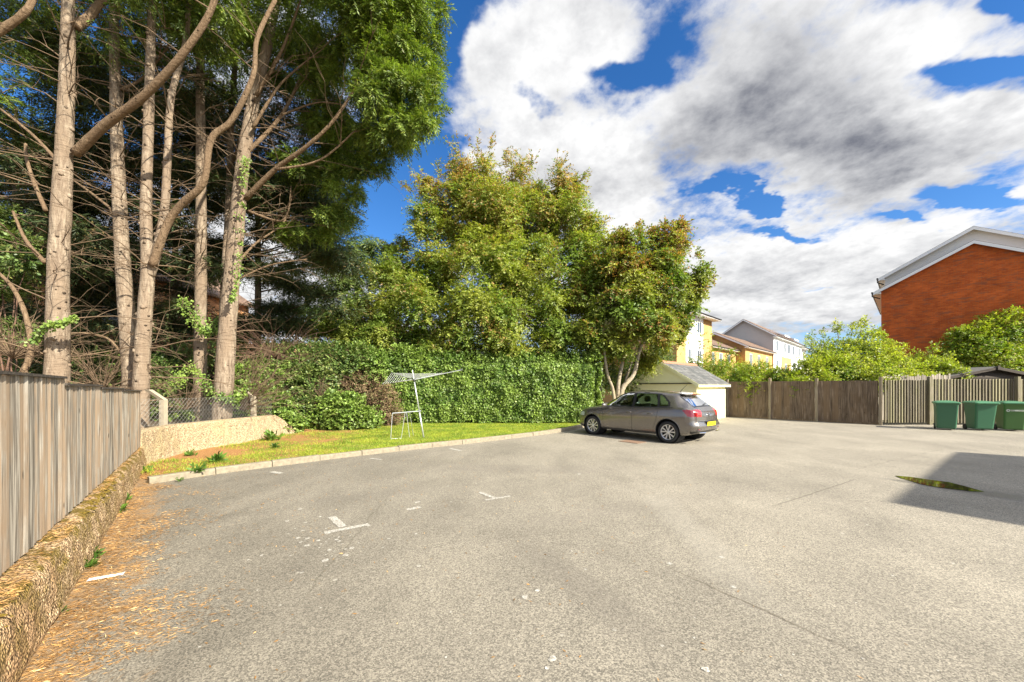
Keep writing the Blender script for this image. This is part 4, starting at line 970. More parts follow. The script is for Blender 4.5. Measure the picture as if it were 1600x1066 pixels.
def lumpy(blobs, n, f, seed=1, jit=.15):
    q = np.random.RandomState(seed); out = []
    for b in blobs:
        fl = b[4] if len(b) > 4 else 1.; u = nrm(q.normal(size=(n, 3)))
        for v in u:
            rr_ = b[3]*f*q.uniform(.7, 1.3); out.append((b[0]+v[0]*b[3]*(1-f*.6), b[1]+v[1]*b[3]*(1-f*.6), b[2]+v[2]*b[3]*fl*(1-f*.6), rr_, max(fl, .55)))
    return out
def pb(lst, k=1.): return [(*P(x, y, Y), rr*Y/F*k) if len(e) == 0 else (*P(x, y, Y), rr*Y/F*k, e[0]) for x, y, rr, Y, *e in lst]
def path(r, a, b, n, wob, sag=0., up=0.):
    a = np.array(a, float); b = np.array(b, float); t = np.linspace(0, 1, n)[:, None]; L = np.linalg.norm(b-a)
    o = a+(b-a)*t; w = np.cumsum(r.normal(0, wob*L/n, (n, 3)), 0); w -= t*w[-1]*.6
    o = o+w*np.sin(t*pi*.5+.0); o[:, 2] += (np.sin(t[:, 0]*pi)*sag*L)+up*L*t[:, 0]**2-up*L*t[:, 0]; return [Vector(x) for x in o]
def smooth_path(pts, k=5):
    pts = [Vector(p) for p in pts]; out = []; n = len(pts)
    for i in range(n-1):
        p0, p1, p2, p3 = pts[max(i-1, 0)], pts[i], pts[i+1], pts[min(i+2, n-1)]
        for j in range(k):
            t = j/k; out.append(.5*((2*p1)+(p2-p0)*t+(2*p0-5*p1+4*p2-p3)*t*t+(3*p1-p0-3*p2+p3)*t**3))
    out.append(pts[-1]); return out
def limb(mb, pts, r0, r1, n=10, knob=.05, seed=1, k=5):
    sp = smooth_path(pts, k); m = len(sp); rr = random.Random(seed)
    rad = [(r0+(r1-r0)*(i/(m-1)))*(1+rr.uniform(-knob, knob)) for i in range(m)]; mb.tube(sp, rad, n); return sp, rad
def knots(mb, sp, rad, r, cnt):
    for _ in range(cnt):
        i = r.randrange(1, len(sp)-2); a = r.uniform(0, 6.28); c = sp[i].lerp(sp[i+1], r.random()); d = Vector((cos(a), sin(a), .25)).normalized()
        q = rad[i]; s = r.uniform(.025, .05); mb.tube([c+d*q*.75, c+d*(q+.015), c+d*(q+.03)], [s*1.5, s*1.15, s*.7], 7)

def dead_twigs(mb, r, org, n, Lr, r0=.012, el=(-.3, .5), az=(0, 6.28), sub=3, sides=4, curve=.25):
    rr = np.random.RandomState(r.randrange(10**6))
    for i in range(n):
        o = org(i) if callable(org) else org; a = r.uniform(*az); e = r.uniform(*el); L = r.uniform(*Lr); q = r0*r.uniform(.5, 1.2)
        d = Vector((cos(a)*cos(e), sin(a)*cos(e), sin(e))); pts = path(rr, o, o+d*L, 7, .16, curve*r.uniform(-.5, .8)*.5)
        mb.tube(pts, [q*(1-.8*k/6) for k in range(7)], sides, cap=False)
        for s in range(sub):
            k = r.randrange(1, 6); dd = (d+Vector((r.gauss(0, .6), r.gauss(0, .6), r.gauss(.0, .45)))).normalized(); L2 = L*r.uniform(.2, .5)
            mb.tube(path(rr, pts[k], pts[k]+dd*L2, 5, .18, .05), [q*.55*(1-.8*j/4) for j in range(5)], 3, cap=False)

# --- conifers on the left -------------------------------------------------
def conifer(label, trunks, cr_blobs, ns, twig_n, ivy=None, seed=1, mat='leaf_cypress', per=13, twz=(1.2, 11), limbs=(), gap=.25, inner=.35, dark=None, taz=(0, 6.28)):
    r = random.Random(seed); rn = np.random.RandomState(seed); base = Vector(trunks[0][0][0]); base.z = .4
    t = empty('conifer_tree', base); tag(t, label, 'tree', 'tall bare trunked conifers behind the board fence')
    mb = MB(); sps = []
    for j, (pts, r0, r1) in enumerate(trunks):
        b0 = Vector(pts[0]); kf = 1/math.sqrt(1+(b0.x/b0.y)**2)**.95; r0 *= kf; r1 *= kf
        sp, rad = limb(mb, pts, r0, r1, 16, .04, seed+j, 6); knots(mb, sp, rad, r, int(26 if r0 > .1 else 6)); sps.append((sp, rad))
    reparent(mb.build('trunk', M['bark'], smooth=True), t)
    for pts, r0, r1 in limbs:
        lb = MB(); sp, rad = limb(lb, pts, r0*.78, r1*.78, 10, .06, seed+9, 6); reparent(lb.build('limb', M['bark_tan'], smooth=True), t); sps.append((sp, rad))
    tb = MB()
    def org(i):
        sp, rad = sps[i % len(sps)] if i % 3 else sps[0]; 
        for _ in range(30):
            k = r.randrange(len(sp)); 
            if twz[0] < sp[k].z < twz[1]: return sp[k]
        return sp[len(sp)//2]
    dead_twigs(tb, r, org, twig_n, (.7, 2.6), .016, (-.35, .55), taz)
    reparent(tb.build('dead_branches', M['twig'], smooth=True), t)
    if cr_blobs: crown('crown', t, rn, lumpy(cr_blobs, 10, .36, seed), ns, per, .30, .105, .026, M[mat], up=-.05, hor=.1, inner=inner, gap=gap, droop=.35, spread=.7, nz=.45, jit=.2, seed=seed, gapf=1.4, prune=.6)
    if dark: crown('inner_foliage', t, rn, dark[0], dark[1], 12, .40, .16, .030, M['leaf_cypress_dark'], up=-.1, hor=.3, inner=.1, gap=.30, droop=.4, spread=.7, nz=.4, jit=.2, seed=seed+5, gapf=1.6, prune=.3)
    return t
def T(lst, Y): return [P(x, y, Y+dy) if True else 0 for x, y, dy in lst]
r_ = np.random.RandomState(77)
def scatter_blobs(n, xr, yr, Yr, rr, flat=.35, seed=0):
    q = np.random.RandomState(seed); return [(q.uniform(*xr), q.uniform(*yr), q.uniform(*rr), q.uniform(*Yr), flat) for _ in range(n)]
conifer('thickest conifer trunk nearest the fence at the left edge, with ivy at fence height', [
    (T([(86, 640, 0), (90, 560, 0), (91, 430, 0), (97, 300, 0), (103, 170, 0), (106, 60, 0), (108, -80, 0), (112, -330, .1)], 8.9), .34, .12)],
    pb([(60, -120, 150, 9), (170, -160, 140, 9), (120, -330, 150, 9, 1.), (-60, -60, 120, 9), (-40, 120, 60, 9.5, .5), (30, 40, 70, 10, .5), (60, 90, 60, 11, .5), (10, 200, 50, 11, .4), (150, 60, 50, 11, .5), (150, -330, 180, 7.2)]), 9000, 74, seed=11,
    limbs=[(T([(118, 240, 0), (165, 195, -.2), (225, 150, -.4), (285, 85, -.6), (330, 15, -.7), (350, -70, -.8)], 8.9), .125, .06),
           (T([(118, 42, 0), (145, 20, .2), (175, -30, .3), (190, -100, .4)], 8.9), .12, .07),
           (T([(-60, 75, -1.4), (0, 48, -1.3), (45, 12, -1.3), (60, -40, -1.2)], 8.5), .09, .055),
           (T([(88, 250, 0), (50, 210, .3), (0, 170, .5)], 8.9), .05, .03), (T([(72, 330, 0), (55, 290, 0), (42, 250, .2), (40, 225, .3)], 8.9), .055, .035),
           (T([(70, 410, 0), (40, 375, .2), (20, 330, .2)], 8.9), .06, .03),
           (T([(10, 620, .0), (46, 560, .2), (42, 500, .4), (20, 450, .5), (-10, 420, .5)], 9.), .09, .04)],
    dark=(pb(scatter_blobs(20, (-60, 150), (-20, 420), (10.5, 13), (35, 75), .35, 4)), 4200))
conifer('straight second conifer trunk with a dappled pale top', [
    (T([(207, 640, 0), (200, 520, 0), (190, 380, 0), (184, 250, 0), (180, 120, 0), (178, 20, 0), (178, -250, 0)], 10.3), .27, .10)],
    pb([(180, -120, 130, 10.5), (270, -60, 90, 10.3), (120, -40, 90, 11.5), (230, -300, 140, 10.3), (150, 60, 55, 12.5, .5), (230, 90, 50, 12.5, .4), (280, -380, 170, 8)]), 8000, 68, seed=12,
    limbs=[(T([(190, 140, 0), (225, 120, .3), (265, 70, .5)], 10.3), .05, .03), (T([(178, 330, 0), (140, 300, .3), (105, 275, .6)], 10.3), .05, .025), (T([(195, 560, 0), (170, 530, -.2), (135, 520, -.3)], 10.3), .04, .02)],
    dark=(pb(scatter_blobs(20, (80, 260), (20, 480), (12.5, 15), (40, 70), .3, 5)), 4400))
conifer('forked conifer trunk rising just behind the far end of the board fence', [
    (T([(217, 690, 0), (219, 640, 0), (222, 560, 0), (227, 480, 0), (231, 420, 0), (228, 330, 0), (232, 200, 0), (236, 60, 0), (242, -60, 0), (246, -240, 0)], 9.9), .27, .08),
    (T([(234, 430, 0), (243, 400, 0), (257, 330, .1), (262, 240, .1), (268, 150, .2), (292, 50, .4), (300, -120, .4)], 9.9), .15, .07)],
    pb([(300, -90, 130, 10), (380, -60, 110, 10.5), (300, 30, 55, 11.3, .6), (220, 10, 50, 11.5, .5), (340, -280, 150, 10), (280, 80, 55, 12.6, .5), (350, 120, 45, 12.6, .4), (260, 150, 40, 13, .4)]), 8500, 68, seed=13,
    limbs=[(T([(238, 415, 0), (262, 350, -.1), (285, 318, -.2), (318, 285, -.3), (330, 218, -.4), (362, 188, -.4), (395, 120, -.5), (402, 60, -.5), (430, 0, -.4)], 9.8), .12, .055)],
    dark=(pb(scatter_blobs(17, (200, 350), (20, 430), (12.5, 15), (35, 65), .3, 6)), 3600))
conifer('slender upright conifer trunk with ivy round its middle', [
    (T([(312, 680, 0), (313, 560, 0), (314, 400, 0), (314, 250, 0), (313, 120, 0), (315, 0, 0), (318, -200, 0)], 12.2), .24, .09),
    (T([(345, 640, .8), (350, 470, .8), (357, 330, .8), (362, 180, .8), (370, 60, .8), (380, -150, .8)], 12.6), .17, .07)],
    pb([(420, -40, 120, 12), (340, 60, 60, 13, .6), (440, 60, 60, 12.5, .6), (380, -220, 150, 12)]), 8500, 66, seed=14, gap=.2,
    limbs=[(T([(355, 270, .8), (372, 235, .5), (388, 215, .3)], 12.3), .05, .03)],
    dark=(pb(scatter_blobs(20, (280, 470), (60, 520), (13.5, 17), (35, 70), .28, 7)), 4400))
conifer('rightmost conifer with an ivy clad trunk and a dense bright green crown against the sky', [
    (T([(344, 700, 0), (350, 600, 0), (358, 480, 0), (370, 350, 0), (380, 250, 0), (396, 160, 0), (420, 60, 0), (440, -60, .1), (460, -250, .2)], 11.5), .33, .10)],
    pb([(640, 10, 62, 11.2), (600, 70, 75, 11), (650, 100, 45, 11.5), (655, 160, 42, 11), (610, 160, 55, 10.6), (560, 20, 85, 11.2), (600, 215, 40, 11.4), (570, 240, 40, 12), (545, 285, 36, 12, .8), (500, 30, 80, 12.5), (540, 120, 60, 12.4),
        (665, 170, 28, 10.4), (640, 200, 28, 11.6), (520, 340, 34, 12.4, .6), (480, 370, 38, 12.6, .5), (560, -90, 120, 11), (640, -60, 60, 11.3), (520, -250, 150, 11.3), (460, 90, 55, 13, .6), (530, 215, 48, 12.9, .5), (480, 270, 48, 13, .4), (500, 180, 48, 13.4, .5), (625, 60, 60, 11), (590, 130, 55, 11.2), (640, 130, 50, 11.2)]), 40000, 95, seed=15, per=15,
    limbs=[(T([(384, 310, 0), (430, 265, -.3), (478, 230, -.6), (520, 190, -.8), (560, 130, -.9)], 11.5), .10, .035), (T([(388, 330, 0), (440, 345, .0), (455, 310, .0)], 11.7), .05, .02),
           (T([(385, 240, 0), (440, 180, .3), (480, 100, .6), (500, 60, .8)], 11.5), .08, .03), (T([(430, 265, -.3), (500, 250, -.3), (560, 200, -.3), (600, 170, -.3)], 11.3), .045, .015), (T([(395, 200, 0), (440, 130, .0), (500, 80, .0)], 11.3), .06, .02),
           (T([(372, 410, 0), (400, 380, .4), (445, 345, .8), (455, 290, 1.)], 11.6), .05, .02), (T([(366, 440, 0), (420, 415, .3), (480, 405, .5)], 11.8), .04, .015), (T([(400, 150, 0), (440, 80, -.3), (470, 0, -.5)], 11.3), .07, .03), (T([(440, 180, .2), (500, 160, .2), (560, 170, .0)], 11.5), .04, .012)],
    dark=(pb(scatter_blobs(20, (400, 560), (120, 420), (13, 16.5), (30, 60), .28, 8)), 4400), taz=(-1.4, 1.6), inner=.3)
# dark layered conifer standing further back, seen between the trunks
def back_conifer(label, x, Y, blobs, n, seed, hgt=12, mat='leaf_cypress_dark'):
    rn = np.random.RandomState(seed); r = random.Random(seed); b = P(x, 620, Y); b.z = .4; t = empty('conifer_tree', b); tag(t, label, 'tree', 'dark conifers standing behind the bare trunks')
    mb = MB(); limb(mb, [b, b+Vector((.1, 0, hgt*.5)), b+Vector((0, .1, hgt))], .2, .05); reparent(mb.build('trunk', M['bark'], smooth=True), t)
    bb = MB()
    for bl in blobs:
        c = Vector(bl[:3]); z = max(1.0, c.z-.4); o = b.copy(); o.z = min(z, hgt-1)
        bb.tube(path(rn, o, c, 7, .12, -.03), [.045*(1-.8*k/6) for k in range(7)], 4, cap=False)
    dead_twigs(bb, r, lambda i: Vector((b.x, b.y, r.uniform(1, hgt*.8))), 50, (.8, 3.), .014, (-.2, .5))
    reparent(bb.build('branches', M['twig_dark'], smooth=True), t)
    crown('crown', t, rn, blobs, n, 12, .5, .17, .034, M[mat], up=-.05, hor=.4, inner=.05, gap=.22, droop=.4, spread=.75, nz=.4, jit=.2, seed=seed, gapf=1.2, prune=.2)
back_conifer('dark layered conifer behind the trunks at the far left', 20, 15, pb(scatter_blobs(38, (-80, 150), (230, 600), (13.5, 16.5), (35, 70), .28, 21)), 10500, 31)
back_conifer('dark layered conifer behind the second and third trunks', 270, 17, pb(scatter_blobs(38, (120, 330), (150, 590), (15.5, 18.5), (30, 60), .28, 22)), 10500, 32)
back_conifer('dark layered conifer with drooping plates behind the ivy clad trunk', 400, 17.5, pb(scatter_blobs(38, (330, 540), (180, 520), (15.5, 19), (28, 55), .25, 23)), 10500, 33)
back_conifer('cedar like conifer with flat plates left of the copper tinged tree', 555, 21, pb([(500, 410, 40, 19, .3), (540, 395, 45, 19.5, .3), (580, 385, 40, 20, .3), (600, 420, 45, 20, .35), (540, 440, 50, 19, .3), (490, 455, 45, 19, .25), (450, 480, 50, 18.6, .25), (510, 490, 50, 18.7, .25), (560, 470, 45, 19, .35), (590, 500, 40, 19, .4), (430, 430, 40, 18.6, .2), (400, 505, 45, 18.5, .2), (470, 510, 45, 18.5, .2)]), 6000, 34, 8.5, 'leaf_shrub')

# --- broad leaved trees --------------------------------------------------
def broad_tree(label, trunks, blobs, n, per, L, ll, lw, mat, barkm, seed, cat='tree', twigs=0, name='broadleaf_tree', spr=None, **k):
    rn = np.random.RandomState(seed); r = random.Random(seed); b = Vector(trunks[0][0][0]); b.z = 0
    t = empty(name, b); tag(t, label, cat)
    mb = MB()
    for j, (pts, r0, r1) in enumerate(trunks): limb(mb, pts, r0, r1, 12, .06, seed+j, 5)
    reparent(mb.build('trunk', M[barkm], smooth=True), t)
    bb = MB(); ends = [Vector(tr[0][-1]) for tr in trunks]+[Vector(tr[0][-2]) for tr in trunks]
    for bl in blobs:
        c = Vector(bl[:3]); o = min(ends, key=lambda e: (e-c).length+(2 if e.z > c.z else 0)); R0 = .02+.010*(c-o).length
        pts = path(rn, o, c, 8, .12, .03); bb.tube(pts, [R0*(1-.75*q/7) for q in range(8)], 6, cap=False)
        dead_twigs(bb, r, c, 7, (bl[3]*.6, bl[3]*1.05), .012, (-.4, .9), sub=4, sides=3)
    kk = dict(up=.12, hor=.25, inner=.4, gap=.2, droop=.3, spread=.8, nz=.5, jit=.35, seed=seed, gapf=.9, prune=.62); kk.update(k)
    crown('crown', t, rn, lumpy(blobs, 9, .48, seed), n, per, L, ll, lw, M[mat], **kk)
    if spr is not None:
        S = []; Dd = []; sb = bb
        for x, y, Y, dx, dy, h in spr:      # free shoots that stand out of the outline
            a = P(x, y, Y); d = Vector((dx, rn.normal(0, .2), dy)).normalized()
            for q in range(5):
                d2 = (d+Vector(rn.normal(0, .28, 3))).normalized(); hh = h*rn.uniform(.5, 1); pts = path(rn, a, a+d2*hh, 6, .08); sb.tube(pts, [.012, .010, .008, .006, .004, .003], 3, cap=False)
                for pt in pts[1:]: S.append(tuple(pt)); Dd.append(tuple((d2+Vector(rn.normal(0, .5, 3))).normalized()))
        q = sprays(rn, np.array(S), np.array(Dd), 6, .22, lw, ll, nz=.6, jit=.4); reparent(leaves('shoot_leaves', *q, M[mat], fold=.12), t)
    reparent(bb.build('branches', M[barkm], smooth=True), t)
    return t
bt = Vector((-1.2, 20.5, 0))
broad_tree('large rounded tree with copper tinged top behind the ivy hedge', [
    ([bt, bt+Vector((.1, 0, 2.5)), bt+Vector((.4, 0, 5)), bt+Vector((.2, .2, 8)), bt+Vector((-.2, 0, 11.5))], .30, .06),
    ([bt+Vector((.1, 0, 2)), bt+Vector((-1.2, -.5, 4)), bt+Vector((-2.8, -.6, 6.5)), bt+Vector((-3.2, -.5, 9))], .16, .04), ([bt+Vector((.2, 0, 2.2)), bt+Vector((1.4, -.6, 4)), bt+Vector((2.6, -.7, 6.5)), bt+Vector((3.2, -.4, 8.8))], .16, .04)],
    pb([(745, 275, 34, 20), (705, 315, 42, 20), (668, 300, 24, 19.5), (800, 290, 44, 20.5), (858, 300, 40, 20), (893, 295, 20, 20), (760, 345, 60, 19), (840, 365, 58, 19.5), (690, 385, 52, 19), (640, 425, 46, 19), (598, 445, 42, 19.5), (750, 425, 66, 18), (850, 435, 62, 18.5), (912, 400, 46, 19.5), (580, 490, 44, 18.5),
        (650, 490, 56, 17.5), (740, 500, 62, 17.2), (830, 500, 62, 17.3), (900, 490, 52, 18), (556, 515, 32, 18), (940, 440, 40, 19), (790, 385, 56, 20.5), (700, 455, 56, 18), (665, 350, 34, 19), (620, 380, 22, 19.5, .6), (700, 530, 50, 17, .6), (800, 530, 50, 17, .6), (880, 530, 45, 17.2, .6), (620, 530, 45, 17.4, .6), (775, 310, 48, 20.3), (730, 350, 55, 20.5), (830, 335, 48, 20.8), (790, 420, 60, 20), (620, 545, 45, 21), (700, 545, 45, 21), (780, 545, 45, 21), (860, 545, 45, 21), (560, 540, 35, 20.5), (720, 275, 30, 20.3), (870, 330, 40, 20.3), (940, 500, 40, 19.5), (925, 395, 42, 19), (955, 415, 42, 18.6), (905, 360, 36, 19.6), (885, 345, 40, 19.5), (985, 430, 40, 18.8), (960, 470, 45, 18.8), (520, 530, 34, 18.4), (540, 500, 34, 18.6)]),
    50000, 12, .50, .115, .055, 'leaf_beech', 'bark', 41, hor=.45, droop=.35, gap=.02, inner=.2, prune=.35,
    spr=[(745, 250, 20, -.1, 1, 1.5), (720, 245, 20, -.3, 1, 1.2), (790, 255, 20, .1, 1, 1.0), (870, 268, 20, .4, 1, 1.1), (905, 285, 20, .9, .7, .9), (660, 285, 19.5, -.6, 1, .8), (645, 300, 19.5, -1, .5, .7), (830, 262, 20, .2, 1, .9), (690, 280, 20, -.2, 1, .9), (610, 385, 19.5, -.8, .6, .8), (920, 370, 19.5, 1, .6, .8), (765, 235, 20, .2, 1, .9), (560, 480, 18.3, -1, .3, .7), (960, 400, 19, .8, .7, .8)])
sb_ = P(966, 640, 16.4); sb_.z = 0
def S_(x, y, dy=0): return P(x, y, 16.4+dy)
broad_tree('smaller tree with several pale stems between the hedge and the outbuilding', [
    ([sb_, S_(972, 610), S_(990, 585, .1), S_(1000, 545, .2), S_(1018, 505, .2), S_(1035, 468, .3), S_(1050, 430, .3)], .115, .035),
    ([sb_+Vector((-.08, 0, 0)), S_(958, 612), S_(949, 585, -.1), S_(945, 555, -.2), S_(941, 520, -.2), S_(950, 470, -.2)], .08, .03),
    ([sb_+Vector((-.02, .1, 0)), S_(966, 605), S_(972, 570, .2), S_(982, 530, .3), S_(1002, 490, .4), S_(1004, 440, .5)], .095, .03),
    ([sb_+Vector((.05, .1, 0)), S_(975, 605, .3), S_(984, 575, .5), S_(996, 540, .6), S_(1000, 520, .7)], .06, .03)],
    pb([(1000, 400, 38, 17), (1052, 385, 30, 17), (960, 420, 40, 17), (1030, 440, 40, 16.6), (1078, 430, 26, 17), (1072, 475, 22, 17), (1015, 478, 34, 17.4), (945, 488, 38, 16.8), (1058, 500, 20, 16.8), (1085, 452, 16, 17), (925, 535, 32, 16.6), (968, 375, 20, 17), (1065, 360, 14, 17), (985, 450, 42, 16.4), (1030, 530, 18, 17.6), (955, 545, 26, 17.8), (1010, 560, 20, 18.2), (920, 450, 34, 17.6), (1030, 365, 16, 17), (1060, 525, 12, 16.8), (1000, 505, 30, 15.8), (1035, 505, 24, 15.7), (940, 520, 30, 15.8), (965, 480, 34, 15.8), (1010, 445, 34, 15.8), (975, 545, 14, 16), (1062, 455, 22, 16)]),
    14000, 11, .46, .125, .062, 'leaf_plum', 'bark_pale', 42, gap=.12, prune=.5,
    spr=[(1062, 365, 17, .2, 1, .7), (1085, 400, 17, .8, .6, .6), (1100, 440, 17, 1, .3, .4), (1000, 370, 17, -.1, 1, .6), (1040, 360, 17, .1, 1, .5), (950, 385, 17, -.4, 1, .6)])

# --- ivy hedge -------------------------------------------------------------
def hedge():
    x0, x1, y0, y1, H = -6.1, 3.62, 15.9, 17.4, 2.62
    t = empty('ivy_hedge', ((x0+x1)/2, y0, 0)); tag(t, 'tall flat faced hedge smothered in glossy ivy behind the lawn', 'hedge')
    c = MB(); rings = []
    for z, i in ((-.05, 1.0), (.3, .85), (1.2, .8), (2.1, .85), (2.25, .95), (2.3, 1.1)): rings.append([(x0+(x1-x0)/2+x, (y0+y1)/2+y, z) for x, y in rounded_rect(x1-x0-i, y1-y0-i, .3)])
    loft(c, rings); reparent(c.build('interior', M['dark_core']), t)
    r = np.random.RandomState(51); n = 100000; kind = r.uniform(size=n)
    u = r.uniform(size=n); v = r.uniform(size=n)**.92
    p = np.zeros((n, 3)); N = np.zeros((n, 3)); f = kind < .70; tp = (kind >= .70) & (kind < .86); e = kind >= .86
    p[f] = np.stack([x0+u[f]*(x1-x0), np.full(f.sum(), y0), v[f]*H], 1); N[f] = (0, -1, .35)
    p[tp] = np.stack([x0+u[tp]*(x1-x0), y0+v[tp]*(y1-y0), np.full(tp.sum(), H)], 1); N[tp] = (0, -.5, 1)
    p[e] = np.stack([np.full(e.sum(), x1), y0+u[e]*(y1-y0), v[e]*H], 1); N[e] = (1, -.2, .35)
    b = hashn(p, 1.1, 61)*.13+hashn(p, 3.1, 62)*.10+hashn(p, 7.5, 63)*.07
    Nn = nrm(N); p = p+Nn*(b-.02+r.normal(0, .05, n))[:, None]
    # rounded shoulder at the top edge and the right end
    dz = np.clip((p[:, 2]-(H-.35))/.35, 0, 1); p[:, 1] += np.where(f, dz**2*.22, 0); dx = np.clip((p[:, 0]-(x1-.5))/.5, 0, 1); p[:, 1] += np.where(f, dx**2*.4, 0)
    p[:, 2] += np.where(tp | (dz > .8), hashn(p, 1.6, 64)*.20+np.abs(r.normal(0, .09, n)), 0)
    k = ~((p[:, 2] < .16+.1*hashn(p, 4, 66)) & (r.uniform(size=n) < .85)); k &= p[:, 0]+.4*hashn(p, 1.3, 69) > x0+.35
    p, Nn = p[k], Nn[k]; n = len(p); D = nrm(np.array([0, -.15, -.7])+r.normal(0, .7, (n, 3))); Nv = nrm(Nn+r.normal(0, .62, (n, 3)))
    l = r.uniform(.05, .11, n); reparent(leaves('ivy_leaves', p, D, Nv, l, l*.82, M['leaf_ivy'], fold=.1), t)
    # loose shoots along the top
    q = np.stack([r.uniform(x0+.2, x1-.1, 1500), r.uniform(y0+.1, y1, 1500), H+.05+r.uniform(-.1, .25, 1500)], 1); D = nrm(np.array([0, -.15, .8])+r.normal(0, .45, q.shape)); s = sprays(r, q, D, 8, .30, .065, .085, nz=.6, jit=.5)
    reparent(leaves('ivy_shoots', *s, M['leaf_ivy'], fold=.1), t)
hedge()

def shrub(name, label, cat, blobs, n, per, L, ll, lw, mat, seed, group=None, stem='twig_dark', tw=14, tops=(), **k):
    rn = np.random.RandomState(seed); r = random.Random(seed); cx = sum(b[0] for b in blobs)/len(blobs); cy = sum(b[1] for b in blobs)/len(blobs)
    t = empty(name, (cx, cy, 0)); tag(t, label, cat, group); mb = MB()
    for b in blobs: mb.tube(path(rn, (cx+rn.normal(0, .12), cy+rn.normal(0, .12), 0), b[:3], 7, .1, .05), [.03*(1-.7*q/6) for q in range(7)], 5, cap=False)
    dead_twigs(mb, r, lambda i: Vector(blobs[i % len(blobs)][:3]), tw, (.4, 1.1), .010, (-.3, 1.2))
    kk = dict(up=.25, hor=0., inner=.35, gap=.1, droop=.2, spread=.8, nz=.6, jit=.4, seed=seed, gapf=1.6, prune=.55); kk.update(k)
    crown('foliage', t, rn, blobs, n, per, L, ll, lw, M[mat], **kk)
    if tops:
        S = []; Dd = []; sb = mb
        for x, y, Y, dx, dz, h in tops:
            a = P(x, y, Y); d = Vector((dx, 0, dz)).normalized()
            for q in range(3):
                d2 = (d+Vector(rn.normal(0, .22, 3))).normalized(); pts = path(rn, a, a+d2*h*rn.uniform(.7, 1), 7, .08, .03); sb.tube(pts, [.012-.0015*i for i in range(7)], 3, cap=False)
                for pt in pts[2:]:
                    for _ in range(2): S.append(tuple(pt)); Dd.append(tuple((d2*.5+Vector(rn.normal(0, .6, 3))).normalized()))
        reparent(leaves('shoot_leaves', *sprays(rn, np.array(S), np.array(Dd), 8, .32, lw, ll, nz=.6, jit=.4), M[mat], fold=.12), t)
    reparent(mb.build('stems', M[stem], smooth=True), t)
    return t
# tangle left of the hedge
shrub('ivy_mound', 'ivy mound spilling over the top of the ochre wall end', 'shrub', pb([(400, 625, 34, 13.6), (435, 640, 28, 13.2), (380, 600, 30, 14), (455, 665, 22, 13.0), (420, 590, 34, 14.3), (440, 672, 14, 12.8)]), 2800, 9, .26, .085, .06, 'leaf_ivy', 71)
shrub('evergreen_shrub', 'dark evergreen shrub mass between the wall end and the hedge', 'shrub', pb([(450, 575, 40, 15), (490, 600, 42, 14.8), (430, 560, 36, 15.5), (500, 640, 34, 14.4), (540, 655, 30, 14.3), (475, 640, 34, 14.2), (520, 565, 36, 15.4), (560, 570, 32, 15.6), (510, 668, 18, 14.2), (470, 560, 36, 15.8), (560, 665, 18, 14.6), (450, 610, 36, 14.6)]), 5800, 9, .30, .095, .055, 'leaf_shrub', 72, tw=30)
shrub('laurel_shrub', 'low leafy shrub at the lawn edge in front of the dead brown patch', 'shrub', pb([(520, 632, 24, 14.0), (548, 640, 26, 13.9), (575, 652, 20, 14.1), (500, 655, 18, 13.9), (535, 655, 22, 13.8)]), 1900, 9, .24, .10, .058, 'leaf_ivy', 73)
shrub('dead_conifer_bush', 'brown dead bush between the evergreen shrubs and the ivy hedge', 'shrub', pb([(578, 605, 26, 15.3), (598, 625, 24, 15.2), (610, 648, 18, 15.1), (560, 598, 20, 15.4), (545, 605, 16, 15.2)]), 2400, 9, .26, .07, .03, 'leaf_brown', 74, tw=60)
shrub('ivy_mound', 'ivy climbing over the junction between the brown bush and the hedge', 'shrub', pb([(590, 570, 26, 15.6), (630, 560, 24, 16), (560, 560, 26, 16), (660, 566, 20, 16.1)]), 1700, 9, .3, .09, .065, 'leaf_ivy', 75)
shrub('evergreen_shrub', 'dark shrubs filling the gap behind the chain link and bare trunks', 'shrub', pb([(280, 600, 36, 13.5), (240, 590, 34, 13.8), (330, 590, 34, 14.4), (290, 560, 34, 14.8), (380, 560, 36, 15.4), (340, 545, 30, 15.4), (265, 640, 26, 12.6), (150, 590, 50, 14), (60, 600, 60, 14)]), 3800, 9, .30, .095, .055, 'leaf_shrub', 76, tw=60, gap=.3)
shrub('evergreen_shrub', 'shaded leafy shrub at the extreme left behind the near fence panel', 'shrub', pb([(20, 380, 40, 11, .6), (45, 410, 28, 10.6, .6), (0, 440, 40, 11, .6), (20, 520, 40, 11, .6), (-20, 330, 40, 11, .6)]), 1500, 9, .30, .095, .055, 'leaf_shrub', 77, tw=40, gap=.35)

# bare brushwood at the foot of the trunks
def brush(label, x, y, Y, n, Lr, seed, az=(0, 6.28), el=(.1, 1.2), name='dead_bush', mat='twig', r0=.014):
    r = random.Random(seed); b = P(x, y, Y); t = empty(name, (b.x, b.y, max(0, b.z-.3))); tag(t, label, 'bush'); mb = MB()
    dead_twigs(mb, r, b, n, Lr, r0, el, az, sub=5, curve=.4); reparent(mb.build('twigs', M[mat], smooth=True), t)
brush('leafless pale brushwood right of the ivy clad trunk', 375, 640, 11.9, 60, (.6, 2.6), 81, (-.9, 1.0), (.0, 1.3))
brush('leafless twigs between the concrete post and the twin trunks', 290, 640, 11.3, 36, (.5, 1.7), 82, r0=.010)
brush('fan of dead twigs in the middle of the evergreen shrubs', 500, 622, 14.1, 40, (.3, .95), 83, el=(.2, 1.4), r0=.010)
brush('leafless brushwood behind the near fence panel at the left edge', 20, 560, 9.2, 46, (.6, 2.2), 84, r0=.014)
brush('leafless brushwood between the first and second trunks', 160, 610, 9.8, 46, (.5, 2.2), 85, r0=.013)
brush('tangle of rusty bare branches under the drooping plates', 430, 560, 14.6, 70, (.6, 2.6), 86, el=(-.1, .9), mat='twig_dark', r0=.012)

